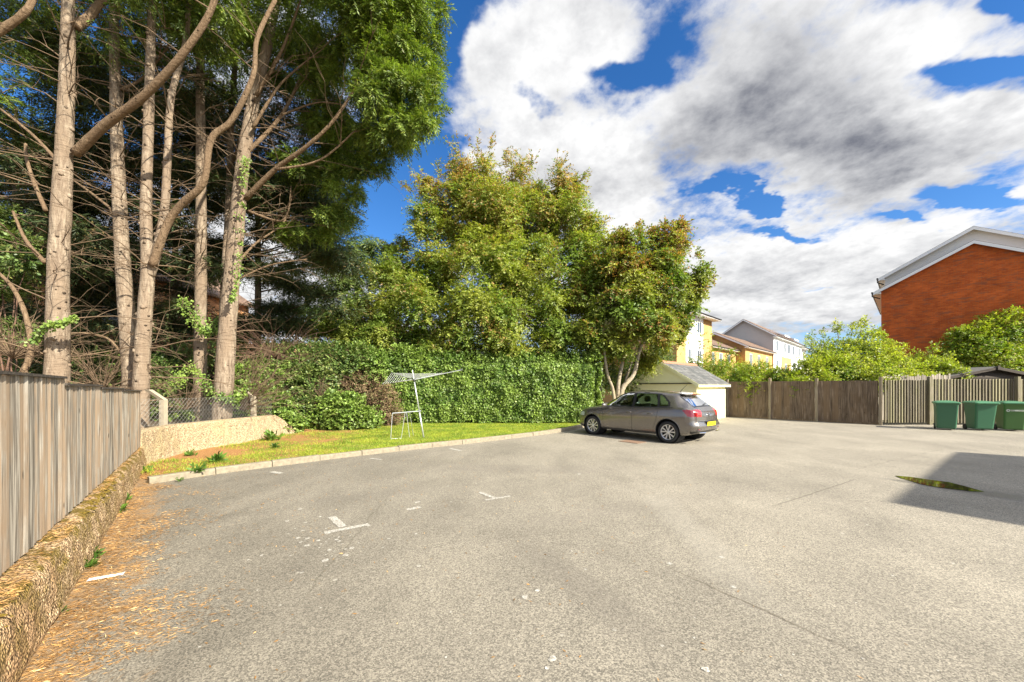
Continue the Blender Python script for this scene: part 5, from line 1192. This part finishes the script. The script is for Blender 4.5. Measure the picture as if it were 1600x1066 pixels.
# ivy on the trunks
def ivy(label, pts, n, seed, rad=.22):
    rad *= .75; n = int(n*1.3)
    r = np.random.RandomState(seed); t = empty('climbing_ivy', pts[0]); tag(t, label, 'ivy'); mb = MB(); mb.tube(smooth_path(pts, 4), .010, 4); reparent(mb.build('stem', M['twig_dark']), t)
    sp = np.array([tuple(p) for p in smooth_path(pts, 8)]); k = r.randint(0, len(sp), n); p = sp[k]+r.normal(0, rad, (n, 3))*(.6+.4*hashn(sp[k], 3, seed)[:, None]); D = nrm(np.array([0, -.2, -.8])+r.normal(0, .6, (n, 3))); N = nrm(np.array([0.3, -.8, .6])+r.normal(0, .45, (n, 3))); l = r.uniform(.035, .08, n)
    reparent(leaves('leaves', p, D, N, l, l*.85, M['leaf_ivy'], fold=.1), t)
ivy('ivy wrapped round the first trunk just above the near fence', [P(50, 535, 8.5), P(75, 510, 8.4), P(100, 505, 8.4), P(118, 495, 8.5)], 420, 91, .085)
ivy('ivy round the slender trunk above the concrete post', [P(285, 470, 11.7), P(305, 500, 11.7), P(320, 520, 11.7), P(335, 505, 11.8)], 700, 92, .20)
ivy('ivy hanging high on the rightmost conifer trunk', [P(385, 250, 11.1), P(380, 290, 11.1), P(372, 430, 11.0), P(362, 470, 11.0)], 520, 93, .13)
ivy('ivy creeping up from the wall to the twin trunks', [P(280, 600, 11.4), P(300, 575, 11.5), P(330, 610, 11.3), P(365, 625, 11.2), P(385, 600, 11.4)], 900, 94, .18)
ivy('ivy on the ground ends beside the concrete post', [P(275, 585, 12.2), P(265, 620, 12), P(300, 650, 11.9)], 500, 95, .2)

# bushes beyond the right fences
GB = 'bushes growing above the right hand fences'
shrub('garden_bush', 'pale blossomed bush right behind the slate roof of the outbuilding', 'bush', pb([(1110, 589, 30, 24), (1140, 584, 28, 24), (1090, 579, 26, 25), (1160, 594, 24, 23.5), (1125, 604, 24, 23)]), 2600, 9, .40, .12, .055, 'leaf_yellow', 101, GB, tops=[(1090, 560, 24.5, .4, 1, 1.6), (1110, 569, 24, .2, 1, 1.3), (1140, 564, 24, 0, 1, .9)])
shrub('garden_bush', 'mid green bush above the first brown fence panel', 'bush', pb([(1165, 594, 26, 21), (1190, 591, 26, 21), (1215, 599, 24, 20.5), (1180, 607, 22, 20), (1225, 594, 20, 21)]), 2600, 9, .34, .11, .05, 'leaf_bright', 102, GB)
shrub('garden_bush', 'dense bright green bush above the second brown fence panel', 'bush', pb([(1240, 599, 24, 19.5), (1265, 581, 26, 19.5), (1290, 578, 28, 19.5), (1250, 604, 18, 18.6), (1285, 596, 18, 18.4), (1310, 581, 26, 19.5)]), 3000, 9, .34, .11, .05, 'leaf_bright', 103, GB)
shrub('garden_bush', 'tallest bush with long reaching shoots left of the red brick building', 'bush', pb([(1300, 561, 30, 20.5), (1335, 556, 32, 20.5), (1370, 561, 30, 20.5), (1280, 566, 22, 20.5), (1330, 586, 30, 19.5), (1365, 588, 28, 19), (1355, 536, 22, 20.5), (1390, 576, 24, 20)]), 4200, 9, .42, .13, .055, 'leaf_yellow', 104, GB, tops=[(1290, 545, 20.5, -.4, 1, 1.2), (1310, 530, 20.5, 0, 1, .9), (1345, 520, 20.5, .5, 1, .8), (1330, 525, 20.5, .2, 1, .7), (1280, 550, 20.5, -.9, .6, 1.0), (1370, 530, 20.5, .4, 1, .6)])
shrub('garden_bush', 'yellow tinged bush in front of the foot of the red brick wall', 'bush', pb([(1405, 581, 26, 20.5), (1430, 586, 26, 20.5), (1455, 581, 26, 20.5), (1480, 588, 22, 20), (1415, 596, 20, 19.5), (1450, 598, 18, 19.5)]), 3400, 9, .38, .12, .052, 'leaf_yellow', 105, GB, tops=[(1405, 560, 20.5, .1, 1, .9), (1455, 560, 20.5, .1, 1, .8), (1480, 570, 20.5, .3, 1, .6), (1425, 565, 20.5, .4, 1, .5)])
shrub('garden_bush', 'big bright green bush at the right edge above the shed', 'bush', pb([(1520, 540, 36, 23), (1560, 520, 38, 23), (1600, 515, 42, 23), (1640, 520, 50, 23), (1500, 565, 30, 23), (1545, 565, 38, 22.5), (1590, 565, 40, 22.5), (1505, 520, 16, 23, .6), (1640, 570, 40, 22.5)]), 7500, 10, .46, .15, .060, 'leaf_bright', 106, GB, droop=.35)
shrub('garden_bush', 'dark leafy bush low behind the outbuilding and the pale stemmed tree', 'bush', pb([(1000, 575, 26, 20.5), (1030, 560, 24, 23), (975, 590, 26, 19.5), (1005, 600, 22, 20), (940, 590, 26, 18.8)]), 2200, 9, .34, .11, .055, 'leaf_shrub', 107, GB)

# weeds along the wall foot and on the bed
def weed(i, x, y, z, s, n, seed):
    r = np.random.RandomState(seed); b = G(x, y, z); t = empty('weed', b); tag(t, WL[i], 'weed', 'small weeds growing at the foot of the walls')
    a = r.uniform(0, 6.28, n); e = r.uniform(.15, 1.2, n); D = np.stack([np.cos(a)*np.cos(e), np.sin(a)*np.cos(e), np.sin(e)], 1); l = s*r.uniform(.5, 1.2, n)
    p = np.array(b)[None]+D*(l*r.uniform(.3, 1, n))[:, None]; reparent(leaves('leaves', p, D+r.normal(0, .3, D.shape), np.array([0, -.3, 1.])+r.normal(0, .4, D.shape), l*.7, l*.22, M['weed'], fold=.15), t)
WL = ['bright weed tuft beside the mossy wall above the white line', 'lower of two weed tufts just above the white line', 'small weed lowest at the foot of the mossy wall', 'weed tuft near the corner where the fence ends', 'weed tuft midway along the low wall foot',
      'broad green weed in the middle of the bare orange soil', 'green weed at the foot of the ochre wall', 'weed growing at the blunt left end of the kerb', 'weed clump behind the kerb on the orange soil', 'leafy weed by the broken corner of the ochre wall', 'tall weed at the right end of the ochre wall', 'tiny weed in the corner of the two walls']
for i, a in enumerate([(147, 872, 0, .09, 60), (138, 888, 0, .09, 50), (96, 958, 0, .05, 26), (196, 783, 0, .12, 40), (188, 800, 0, .12, 50), (338, 722, .08, .20, 110), (297, 712, .08, .15, 60), (281, 752, .01, .07, 40), (308, 738, .08, .16, 80), (430, 700, .08, .14, 60), (424, 688, .08, .30, 90), (228, 738, .02, .13, 50)]): weed(i, *a, seed=200+i)

# ------------------------------------------------------------------ washing line and frame
def dryer():
    b = G(662, 684, .08); top = b+Vector((-.30, .05, 1.72)); t = empty('rotary_washing_line', b); tag(t, 'leaning rotary washing line with spread arms on the lawn', 'washing line')
    ax = (top-b).normalized()
    m = MB(); m.tube([b, b+(top-b)*.48], .024, 10); reparent(m.build('lower_pole', M['metal'], smooth=True), t)
    m = MB(); m.tube([b+(top-b)*.46, top], .019, 10); reparent(m.build('upper_pole', M['metal'], smooth=True), t)
    m = MB(); m.tube([b+(top-b)*.44, b+(top-b)*.48], .031, 10); m.tube([top-ax*.06, top+ax*.02], .032, 10); reparent(m.build('collar', M['gutter'], smooth=True), t)
    m = MB(); m.tube([top, top+ax*.30], .010, 6); reparent(m.build('spindle', M['metal']), t)
    ends = [P(598, 600.5, 12.7), P(722, 578, 11.7), P(612, 583, 13.9), P(690, 583.5, 13.4)]
    ends = [top+(e-top) for e in ends]
    order = [0, 2, 3, 1]
    for e in ends:
        m = MB(); m.tube([top, e], .011, 6); reparent(m.build('arm', M['metal']), t)
        m = MB(); m.tube([e-ax*.02, e+ax*.05], .016, 6); reparent(m.build('arm_tip', M['gutter']), t)
    ln = MB()
    for k in range(9):
        f = .34+.66*k/8
        for i in range(4):
            a = top.lerp(ends[order[i]], f); c = top.lerp(ends[order[(i+1) % 4]], f); mid = (a+c)/2-Vector((0, 0, .02)); ln.tube([a, mid, c], .0042, 4)
    reparent(ln.build('line', M['line']), t)
dryer()
def frame():
    a = G(612, 686, .08); h = .60; b = G(650, 684, .08)
    t = empty('trestle_frame', a); tag(t, 'bare metal folding trestle frame standing left of the washing line pole', 'trestle')
    A = P(613, 646, a.y); Bq = P(657, 642.5, b.y-.1); d = Bq-A; dp = Vector((0, .34, 0))
    m = MB(); m.tube([A, Bq], .013, 6); m.tube([A+dp*.25, Bq+dp*.25], .011, 6); reparent(m.build('top_bar', M['metal']), t)
    for pts in ([A, G(610.5, 686, .08)], [A+d*.45, G(627, 685, .08)+Vector((0, 0, 0))], [A+d*.58+dp*.25, G(646, 681, .08)], [A+d*.5, G(640, 684, .08)]):
        m = MB(); m.tube(pts, .009, 6); reparent(m.build('leg', M['metal']), t)
    m = MB(); m.tube([G(610.5, 686, .09), G(627, 685, .09)], .008, 6); reparent(m.build('foot_bar', M['metal']), t)
frame()

# ------------------------------------------------------------------ car
def paint():
    m, g = material('bronze_grey_paint'); p = g.pos.outputs['Position']; n = g.noise(p, 900, 2)
    finish(g, g.mix(n, (.155, .141, .128), (.215, .196, .178)), .24, metal=.65, spec=.5, coat=1.0); return m
M['paint'] = paint()
M['trim_black'] = simple('black_trim', (.012, .012, .013), .35)
M['arch'] = simple('wheel_arch_liner', (.010, .010, .010), .95)
M['chrome'] = simple('chrome', (.75, .76, .78), .15, 1.0)
M['rim'] = simple('alloy', (.66, .66, .68), .28, .75)
M['seat'] = simple('dark_seat_fabric', (.025, .025, .028), .9)
M['plate'] = simple('yellow_plate', (.80, .62, .01), .4)
M['lamp_red'] = simple('red_lamp', (.55, .010, .012), .12, spec=.8, coat=1.)
M['lamp_dark'] = simple('dark_red_lamp', (.16, .006, .008), .12, spec=.8, coat=1.)
M['lamp_clear'] = simple('head_lamp', (.55, .58, .60), .1, .3, coat=1.)
def carglass():
    m, g = material('car_glass'); gl = g.add('ShaderNodeBsdfGlossy', {'Color': (1, 1, 1, 1), 'Roughness': .02}); tr = g.add('ShaderNodeBsdfTransparent', {'Color': (.48, .60, .54, 1)})
    fr = g.add('ShaderNodeFresnel', {'IOR': 1.5}); f = g.math('ADD', g.math('MULTIPLY', fr.outputs[0], 1.2), .03, clamp=True); ms = g.add('ShaderNodeMixShader', {0: f}); g.l.new(tr.outputs[0], ms.inputs[1]); g.l.new(gl.outputs[0], ms.inputs[2]); g.l.new(ms.outputs[0], g.out.inputs[0]); return m
M['glass'] = carglass()
def car():
    RL = Vector((4.46, 11.06, 0)); FLw = Vector((2.75, 13.03, 0)); d = (FLw-RL).normalized(); left = Vector((-d.y, d.x, 0)); ctr = (RL+FLw)/2-left*.76; sc = 1.02
    t = empty('hatchback_car', ctr, math.atan2(d.y, d.x)); tag(t, 'bronze grey five door hatchback parked with its nose by the hedge end', 'car')
    I = lambda x, xs, ys: np.interp(x, xs, ys)
    def ci(x, xs, ys):   # smooth (cosine-free) monotone-ish interpolation
        xs = np.array(xs); ys = np.array(ys, float); m = np.gradient(ys, xs); i = np.clip(np.searchsorted(xs, x)-1, 0, len(xs)-2); h = xs[i+1]-xs[i]; tt = np.clip((x-xs[i])/h, 0, 1)
        return (2*tt**3-3*tt**2+1)*ys[i]+(tt**3-2*tt**2+tt)*h*m[i]+(-2*tt**3+3*tt**2)*ys[i+1]+(tt**3-tt**2)*h*m[i+1]
    X = dict(
        w=([-2.0, -1.93, -1.8, -1.55, -1.2, 0, 1.2, 1.6, 1.85, 1.97, 2.05], [.66, .76, .83, .865, .875, .87, .87, .85, .77, .66, .48]),
        zb=([-2.0, -1.85, -1.6, -1., 1., 1.6, 2.05], [.34, .27, .22, .20, .20, .20, .26]),
        belt=([-2.0, -1.9, -1.8, -1.5, -1., 0, .8, 1.2, 1.6, 1.85, 2.0, 2.05], [.87, .94, .98, .995, .985, .955, .93, .90, .83, .74, .62, .55]),
        zt=([-2.0, -1.93, -1.86, -1.74, -1.60, -1.46, -1.1, -.5, .0, .25, .6, .95, 1.1, 1.4, 1.7, 1.9, 2.0, 2.05], [.90, .96, 1.02, 1.13, 1.26, 1.365, 1.42, 1.46, 1.445, 1.40, 1.21, 1.0, .965, .93, .86, .77, .68, .60]),
        yt=([-2.0, -1.85, -1.6, -1.0, 0, .3, .7, 1.0, 1.5, 2.05], [.60, .60, .56, .585, .60, .61, .66, .70, .66, .36]),
        zs=([-2.0, -1.86, -1.60, -1.46, -1.1, -.5, 0, .25, .6, .95, 1.1, 1.6, 1.9, 2.05], [.89, .995, 1.20, 1.305, 1.36, 1.39, 1.38, 1.335, 1.16, .965, .935, .865, .745, .58]))
    def section(x):
        x = np.asarray(x, float); w, zb, belt, zt, yt, zs = (ci(x, *X[k]) for k in ('w', 'zb', 'belt', 'zt', 'yt', 'zs'))
        hb = belt-zb
        P_ = [(0*w, zb), (w*.55, zb), (w*.90, zb+.01), (w*.965, zb+.07), (w*.985, zb+hb*.22), (w*.995, zb+hb*.45), (w*1.0, zb+hb*.66), (w*.985, zb+hb*.80), (w*.972, zb+hb*.84), (w*.955, zb+hb*.95), (w*.915, belt), (w*.915+(yt-w*.915)*.5, belt+(zs-belt)*.54), (yt, zs), (yt*.86, zs+(zt-zs)*.62), (yt*.5, zs+(zt-zs)*.92), (0*w, zt)]
        return np.stack([np.stack(q, -1) for q in P_], -2)     # (n, 16, 2)
    nrow = 96; ctl = section(np.array([0.]))[0]; seg = np.r_[0, np.cumsum([max(.02, s) for s in np.linalg.norm(np.diff(ctl, axis=0), axis=1)])]; tt = np.linspace(0, seg[-1], nrow)
    def rows(x):
        c = section(x); out = np.zeros((len(c), nrow, 2))
        pad = np.concatenate([c[:, :1]*[[-1, 1]]*1+0*c[:, :1], c, c[:, -1:]], 1); pad[:, 0] = c[:, 1]*[-1, 1]; pad[:, -1] = c[:, -2]*[-1, 1]
        i = np.clip(np.searchsorted(seg, tt, 'right')-1, 0, len(seg)-2); f = ((tt-seg[i])/(seg[i+1]-seg[i]))[None, :, None]
        p0, p1, p2, p3 = pad[:, i], pad[:, i+1], pad[:, i+2], pad[:, i+3]
        return p1+f*(.5*(p2-p0))*(1-f)**1+f*f*(3-2*f)*0+ (f*f*(3-2*f))*(p2-p1)+0*p3 if False else .5*((2*p1)+(p2-p0)*f*.9+(2*p0-5*p1+4*p2-p3)*f*f*.0)+ (p2-p1)*0 if False else p1+(p2-p1)*f
    xs = np.r_[np.linspace(2.05, -2.0, 226)]
    R2 = rows(xs); R2 = R2.copy()
    # soften polyline rows a little
    for _ in range(5): R2[:, 1:-1] = .25*R2[:, :-2]+.5*R2[:, 1:-1]+.25*R2[:, 2:]
    n = len(xs); V3 = np.zeros((n, nrow, 3)); V3[..., 0] = xs[:, None]; V3[..., 1] = R2[..., 0]; V3[..., 2] = R2[..., 1]
    # nose and tail caps: rings shrinking to a middle point
    def cap(ring, sgn, bul, k=16):
        o = []; zc = ring[:, 2].mean()
        for i in range(1, k+1):
            f = i/k; s = 1-f; q = ring.copy(); q[:, 1] *= s; q[:, 2] = zc+(ring[:, 2]-zc)*s; q[:, 0] = ring[:, 0]+sgn*bul*(1-(s)**2.2); o.append(q)
        return np.array(o)
    V3 = np.concatenate([cap(V3[0], 1, .06)[::-1], V3, cap(V3[-1], -1, .055, 40)], 0); n = len(V3)
    # bumper swelling at the back, licence recess
    q = V3; back = np.clip((-1.70-q[..., 0])/.3, 0, 1); bump_ = np.exp(-((q[..., 2]-.50)/.085)**2); q[..., 0] -= back*bump_*.055; q[..., 1] *= 1+.02*back*bump_
    shell_side = (V3[:, :, 0], V3[:, :, 1], V3[:, :, 2])
    i = np.arange(n-1)[:, None]; j = np.arange(nrow-1)[None]; a = (i*nrow+j).ravel(); Fq = np.stack([a, a+1, a+nrow+1, a+nrow], 1)
    VV = V3.reshape(-1, 3); C = VV[Fq].mean(1); x, y, z = C.T
    def poly(pts): return in_poly(x, z, pts)
    upper = z > .9
    side = (y > ci(x, *X['yt'])-.045) & upper
    fw = poly([(.86, .975), (.80, .99), (.24, 1.315), (.10, 1.35), (-.13, 1.36), (-.13, .985)]) & side
    rw = poly([(-.22, .985), (-.22, 1.362), (-.55, 1.365), (-.86, 1.345), (-.95, 1.01)]) & side
    qw = poly([(-1.02, 1.015), (-.95, 1.325), (-1.03, 1.305), (-1.22, 1.13), (-1.26, 1.04)]) & side
    allw = poly([(.93, .955), (.27, 1.345), (.05, 1.385), (-.55, 1.39), (-.98, 1.355), (-1.07, 1.325), (-1.30, 1.12), (-1.32, 1.0), (-1.0, .975), (-.15, .96)]) & side
    wsh = (x > .20) & (x < .90) & (np.abs(y) < ci(x, *X['yt'])-.07) & (z > .95)
    rgl = (x < -1.50) & (x > -1.845) & (np.abs(y) < .51) & (z > 1.02)
    rsur = (x < -1.47) & (x > -1.87) & (np.abs(y) < .55) & (z > .995) & ~rgl
    wr, wf = -1.275, 1.285
    zone = (y > .45) & (((x-wr)**2+(z-.33)**2 < .355**2) | ((x-wf)**2+(z-.33)**2 < .35**2)) & (z < .72)
    # tail lamps wrap round the rear corner
    lx = np.where(x > -1.99, x, -1.99); lt = .95-.02; lamp = (z < .945) & (z > .76+np.clip(.40-(y-.36), 0, .0)) & (x < -1.66+.9*(.945-z)*-1+.0) & (np.abs(y) > .42+.25*(.945-z)) & (x < -1.62-.75*(.945-z))
    lamp_in = lamp & (np.abs(y) < .66)
    dif = (x < -1.86) & (z < .37)
    head = (x > 1.62) & (z > .62+.0) & (z < .735) & (np.abs(y) > .40) & (x < 2.04)
    grille = (x > 1.98) & (z < .60) & (z > .33) & (np.abs(y) < .55)
    und = z < .235
    cls = np.zeros(len(C), int); cls[allw] = 1; cls[fw] = 2; cls[rw] = 3; cls[qw] = 4; cls[rsur] = 11; cls[wsh] = 5; cls[rgl] = 6; cls[lamp] = 7; cls[lamp & ~lamp_in] = 8; cls[dif] = 12; cls[head] = 10; cls[grille] = 13; cls[zone] = 99
    def part(name, mask, mat, parent, sides=(1, -1), off=0.):
        outs = []
        if not mask.any(): return outs
        for sg in sides:
            f = Fq[mask]; u, inv = np.unique(f, return_inverse=True); vv = VV[u].copy()*sc
            if sg < 0: vv[:, 1] *= -1
            ff = inv.reshape(f.shape); ff = ff if sg > 0 else ff[:, ::-1]
            outs.append((vv, ff))
        return outs
    def put(name, mask, mat, both=False, parent=t):
        o = part(name, mask, mat, parent)
        if not o: return None
        if both:      # left and right halves in one mesh, seam welded by position
            v = np.concatenate([o[0][0], o[1][0]]); f = np.concatenate([o[0][1], o[1][1]+len(o[0][0])]); o_ = fastmesh(name, v, f, mat, parent, True); import bmesh; bm = bmesh.new(); bm.from_mesh(o_.data); bmesh.ops.remove_doubles(bm, verts=bm.verts, dist=.0005); bm.to_mesh(o_.data); bm.free(); return o_
        return [fastmesh(name, vv, ff, mat, parent, True) for vv, ff in o]
    put('body', cls == 0, M['paint'], True); put('window_surround', cls == 1, M['trim_black']); put('rear_window_surround', cls == 11, M['trim_black'], True); put('diffuser', cls == 12, M['trim_black'], True); put('grille', cls == 13, M['trim_black'], True)
    for k, nm in ((2, 'side_window'), (3, 'side_window'), (4, 'quarter_window')): put(nm, cls == k, M['glass'])
    put('windscreen', cls == 5, M['glass'], True); put('rear_window', cls == 6, M['glass'], True)
    tl = put('tail_light', cls == 7, M['lamp_red']); dk = put('lamp_wing', cls == 8, M['lamp_dark'])
    if tl and dk:
        for a_, b_ in zip(tl, dk): b_.parent = a_
    put('headlight', cls == 10, M['lamp_clear'])
    def sy(px, pz):      # outer surface half width at (x, z)
        r2 = rows(np.array([px]))[0]; lo = 20; k = np.argmax(r2[:, 0]); 
        zz = r2[:, 1]; m = np.argsort(zz); return float(np.interp(pz, zz[m][4:], r2[m, 0][4:]))
    def seam(pts, rad=.0045, nm='door_seam', mat='trim_black', off=.0):
        for sg in (1, -1):
            m = MB(); P3 = []
            for (x0, z0), (x1, z1) in zip(pts[:-1], pts[1:]):
                for k in range(8): f = k/8; xx = x0+(x1-x0)*f; zz = z0+(z1-z0)*f; P3.append((xx*sc, sg*(sy(xx, zz)+off)*sc, zz*sc))
            P3.append((pts[-1][0]*sc, sg*(sy(*pts[-1])+off)*sc, pts[-1][1]*sc)); m.tube(P3, rad, 5); m.build(nm, M[mat], t)
    seam([(-.165, .955), (-.17, .6), (-.165, .27)]); seam([(-.99, .975), (-.98, .80), (-.93, .60), (-.86, .42), (-.84, .30)]); seam([(.92, .93), (.86, .7), (.86, .5), (.86, .27)]); seam([(-.82, .27), (.86, .27)])
    seam([(-1.36, .725), (-.9, .735), (0, .715), (.9, .70), (1.3, .69)], .006, 'crease_line', 'paint', -.001)
    seam([(-1.42, .995), (-.15, .957), (.93, .945)], .006, 'window_trim', 'trim_black', .001)
    for sg in (1, -1):
        for xh in (-.02-.17, -.92+.05):
            h = MB(); yy = sy(xh+.1, .80)+.022; h.tube([((xh+.03)*sc, sg*(yy-.022)*sc, .805*sc), ((xh+.05)*sc, sg*yy*sc, .81*sc), ((xh+.18)*sc, sg*yy*sc, .805*sc), ((xh+.20)*sc, sg*(yy-.022)*sc, .80*sc)], .013, 6); h.build('door_handle', M['paint'], t, True)
        mm = MB(); rings = []
        for f, s1, s2 in ((0, .05, .035), (.25, .085, .06), (.6, .095, .07), (.9, .08, .06), (1., .04, .03)): rings.append([(.74*sc+s1*.8*cos(a_)*.9, sg*(.86+.20*f)*sc, .985*sc+s2*sin(a_)) for a_ in np.linspace(0, 6.283, 11)[:-1]])
        loft(mm, rings); mm.build('wing_mirror', M['paint'], t, True)
        mm = MB(); mm.box((.72*sc, sg*.86*sc, .955*sc), (.07, .10, .05)); mm.build('mirror_foot', M['trim_black'], t)
    # wheels
    for ax in (wr, wf):
        for sg in (1, -1):
            Rt = .312; w = MB(); w.lathe([(.215, -.095), (.255, -.102), (.292, -.098), (.308, -.075), (.312, -.03), (.312, .03), (.308, .075), (.292, .098), (.255, .102), (.215, .095), (.215, -.095)], (0, 0, 0), 'Y', 40)
            o = w.build('wheel', M['tyre'], t, True); o.location = (ax*sc, sg*.755, Rt+.001); o.scale = (1, 1, 1)
            b = MB(); b.lathe([(0, .040), (.20, .045), (.214, .06)], (0, 0, 0), 'Y', 32); b.lathe([(0, -.07), (.215, -.07)], (0, 0, 0), 'Y', 24); k0 = b.build('barrel', M['arch'], o); k0.scale.y = sg
            rm = MB(); rm.lathe([(.196, .05), (.200, .088), (.214, .094), (.219, .088), (.216, .04)], (0, 0, 0), 'Y', 48)
            for k in range(5):
                for dl in (-.14, .14):
                    a0 = 2*pi*k/5+.3; a1 = a0+dl*1.5; c0 = Vector((cos(a0+dl*.9)*.045, 0, sin(a0+dl*.9)*.045)); c1 = Vector((cos(a1+dl*.6)*.204, 0, sin(a1+dl*.6)*.204)); dr = (c1-c0).normalized(); tn = Vector((-dr.z, 0, dr.x))
                    rm.hexa([c0-tn*.013+Vector((0, .055, 0)), c0+tn*.013+Vector((0, .055, 0)), c0+tn*.010+Vector((0, .082, 0)), c0-tn*.010+Vector((0, .082, 0))], [c1-tn*.022+Vector((0, .055, 0)), c1+tn*.022+Vector((0, .055, 0)), c1+tn*.018+Vector((0, .088, 0)), c1-tn*.018+Vector((0, .088, 0))])
            rm.lathe([(0, .092), (.03, .090), (.052, .080), (.055, .05)], (0, 0, 0), 'Y', 20); ob = rm.build('rim', M['rim'], o); ob.scale.y = sg
            lin = MB(); lin.lathe([(.362, sg*.06), (.362, -sg*.30), (.0, -sg*.30)], (0, 0, 0), 'Y', 40); l_ = lin.build('arch_liner', M['arch'], t, True); l_.location = (ax*sc, sg*.80, .335)
            # rolled arch lip
            lp = MB(); pts = []
            for k in range(29):
                a_ = R(-16+212*k/28); px, pz = ax+.355*cos(a_), .33+.355*sin(a_)
                if pz < .24: continue
                pts.append((px*sc, sg*(sy(px, pz)+.002)*sc, pz*sc))
            lp.tube(pts, .009, 6); lp.build('arch_lip', M['paint'], t, True)
    # rear details
    def bx(nm, c, dd, mat, ry=0., bev=0): m = MB(); m.box(Vector(c)*sc, Vector(dd)*sc, ry=ry); return m.build(nm, M[mat], t)
    bx('number_plate', (-2.098, 0, .555), (.012, .52, .11), 'plate', R(-4)); bx('plate_recess', (-2.088, 0, .555), (.02, .58, .15), 'trim_black')
    m = MB(); m.prism([Vector(q_)*sc for q_ in ((-1.44, -.50, 1.36), (-1.44, .50, 1.36), (-1.63, .47, 1.325), (-1.63, -.47, 1.325))], (0, 0, .028)); m.build('roof_spoiler', M['paint'], t)
    bx('brake_light', (-1.636, 0, 1.338), (.008, .26, .018), 'lamp_dark')
    m = MB(); m.tube([Vector((-1.84, -.02, 1.055))*sc+Vector((-.02, 0, .01)), Vector((-1.79, -.38, 1.10))*sc+Vector((-.02, 0, .01))], .009, 5); m.build('rear_wiper', M['trim_black'], t)
    m = MB(); m.tube([Vector((-1.22, 0, 1.415))*sc, Vector((-1.42, 0, 1.62))*sc], [.008, .003], 6); m.build('aerial', M['trim_black'], t)
    for sg in (1, -1):
        m = MB(); m.tube([Vector((-2.05, sg*.62, .335))*sc, Vector((-2.075, sg*.35, .325))*sc, Vector((-2.08, sg*.30, .335))*sc], [.016, .020, .010], 6); m.build('exhaust_trim', M['chrome'], t)
        bx('rear_reflector', (-2.03, sg*.60, .42), (.02, .12, .022), 'lamp_dark')
    # bumper edge line and hatch seam
    m = MB(); m.tube([Vector(q_)*sc for q_ in ((-1.93, .72, .70), (-2.03, .60, .645), (-2.068, .4, .63), (-2.072, 0, .63), (-2.068, -.4, .63), (-2.03, -.6, .645), (-1.93, -.72, .70))], .006, 5); m.build('hatch_seam', M['trim_black'], t)
    # round badge: ring with a V over a W of thin strokes
    e = MB(); nn = 20; cx = -2.062; zc = .80
    e.tube([(cx*sc, .055*cos(6.283*k/nn), zc*sc+.055*sin(6.283*k/nn)) for k in range(nn+1)], .0065, 6, cap=False)
    for pts in ([(-.022, .045), (0, .008), (.022, .045)], [(-.045, .015), (-.02, -.045), (0, -.005), (.02, -.045), (.045, .015)]): e.tube([(cx*sc-.001, a_, zc*sc+b_) for a_, b_ in pts], .0055, 5)
    e.build('badge', M['chrome'], t)
    # cabin
    bx('floor', (-.3, 0, .30), (2.9, 1.40, .06), 'seat'); bx('dashboard', (.78, 0, .80), (.34, 1.36, .26), 'seat'); bx('parcel_shelf', (-1.45, 0, .90), (.46, 1.1, .03), 'seat'); bx('rear_bench', (-.92, 0, .50), (.45, 1.25, .26), 'seat')
    for px, py in ((.15, .36), (.15, -.36), (-1.08, .36), (-1.08, -.36), (-1.08, 0.0)):
        s = MB(); rings = []
        for z_, w_, dd_ in ((.55, .40, .13), (.75, .46, .12), (.95, .44, .10), (1.02, .34, .08)): rings.append([((px+.0-(z_-.55)*.22+x_)*sc, (py+y_*(.62 if px < -1 else 1))*sc, z_*sc) for x_, y_ in rounded_rect(dd_, w_, .035)])
        loft(s, rings); so_ = s.build('seat', M['seat'], t, True)
        s = MB(); rings = []
        for z_, w_, dd_ in ((1.05, .16, .06), (1.08, .24, .085), (1.17, .25, .09), (1.22, .20, .07), (1.235, .12, .04)): rings.append([((px-.13+x_)*sc, (py+y_)*sc, (z_+(.03 if px > 0 else 0))*sc) for x_, y_ in rounded_rect(dd_, w_, .018)])
        loft(s, rings); s.build('headrest', M['seat'], so_, True)
    m = MB(); m.tube([(.52*sc, .36*sc+.17*cos(6.283*k/20), .86*sc+.17*sin(6.283*k/20)) for k in range(21)], .013, 6, cap=False); m.build('steering_wheel', M['seat'], t, True)
car()
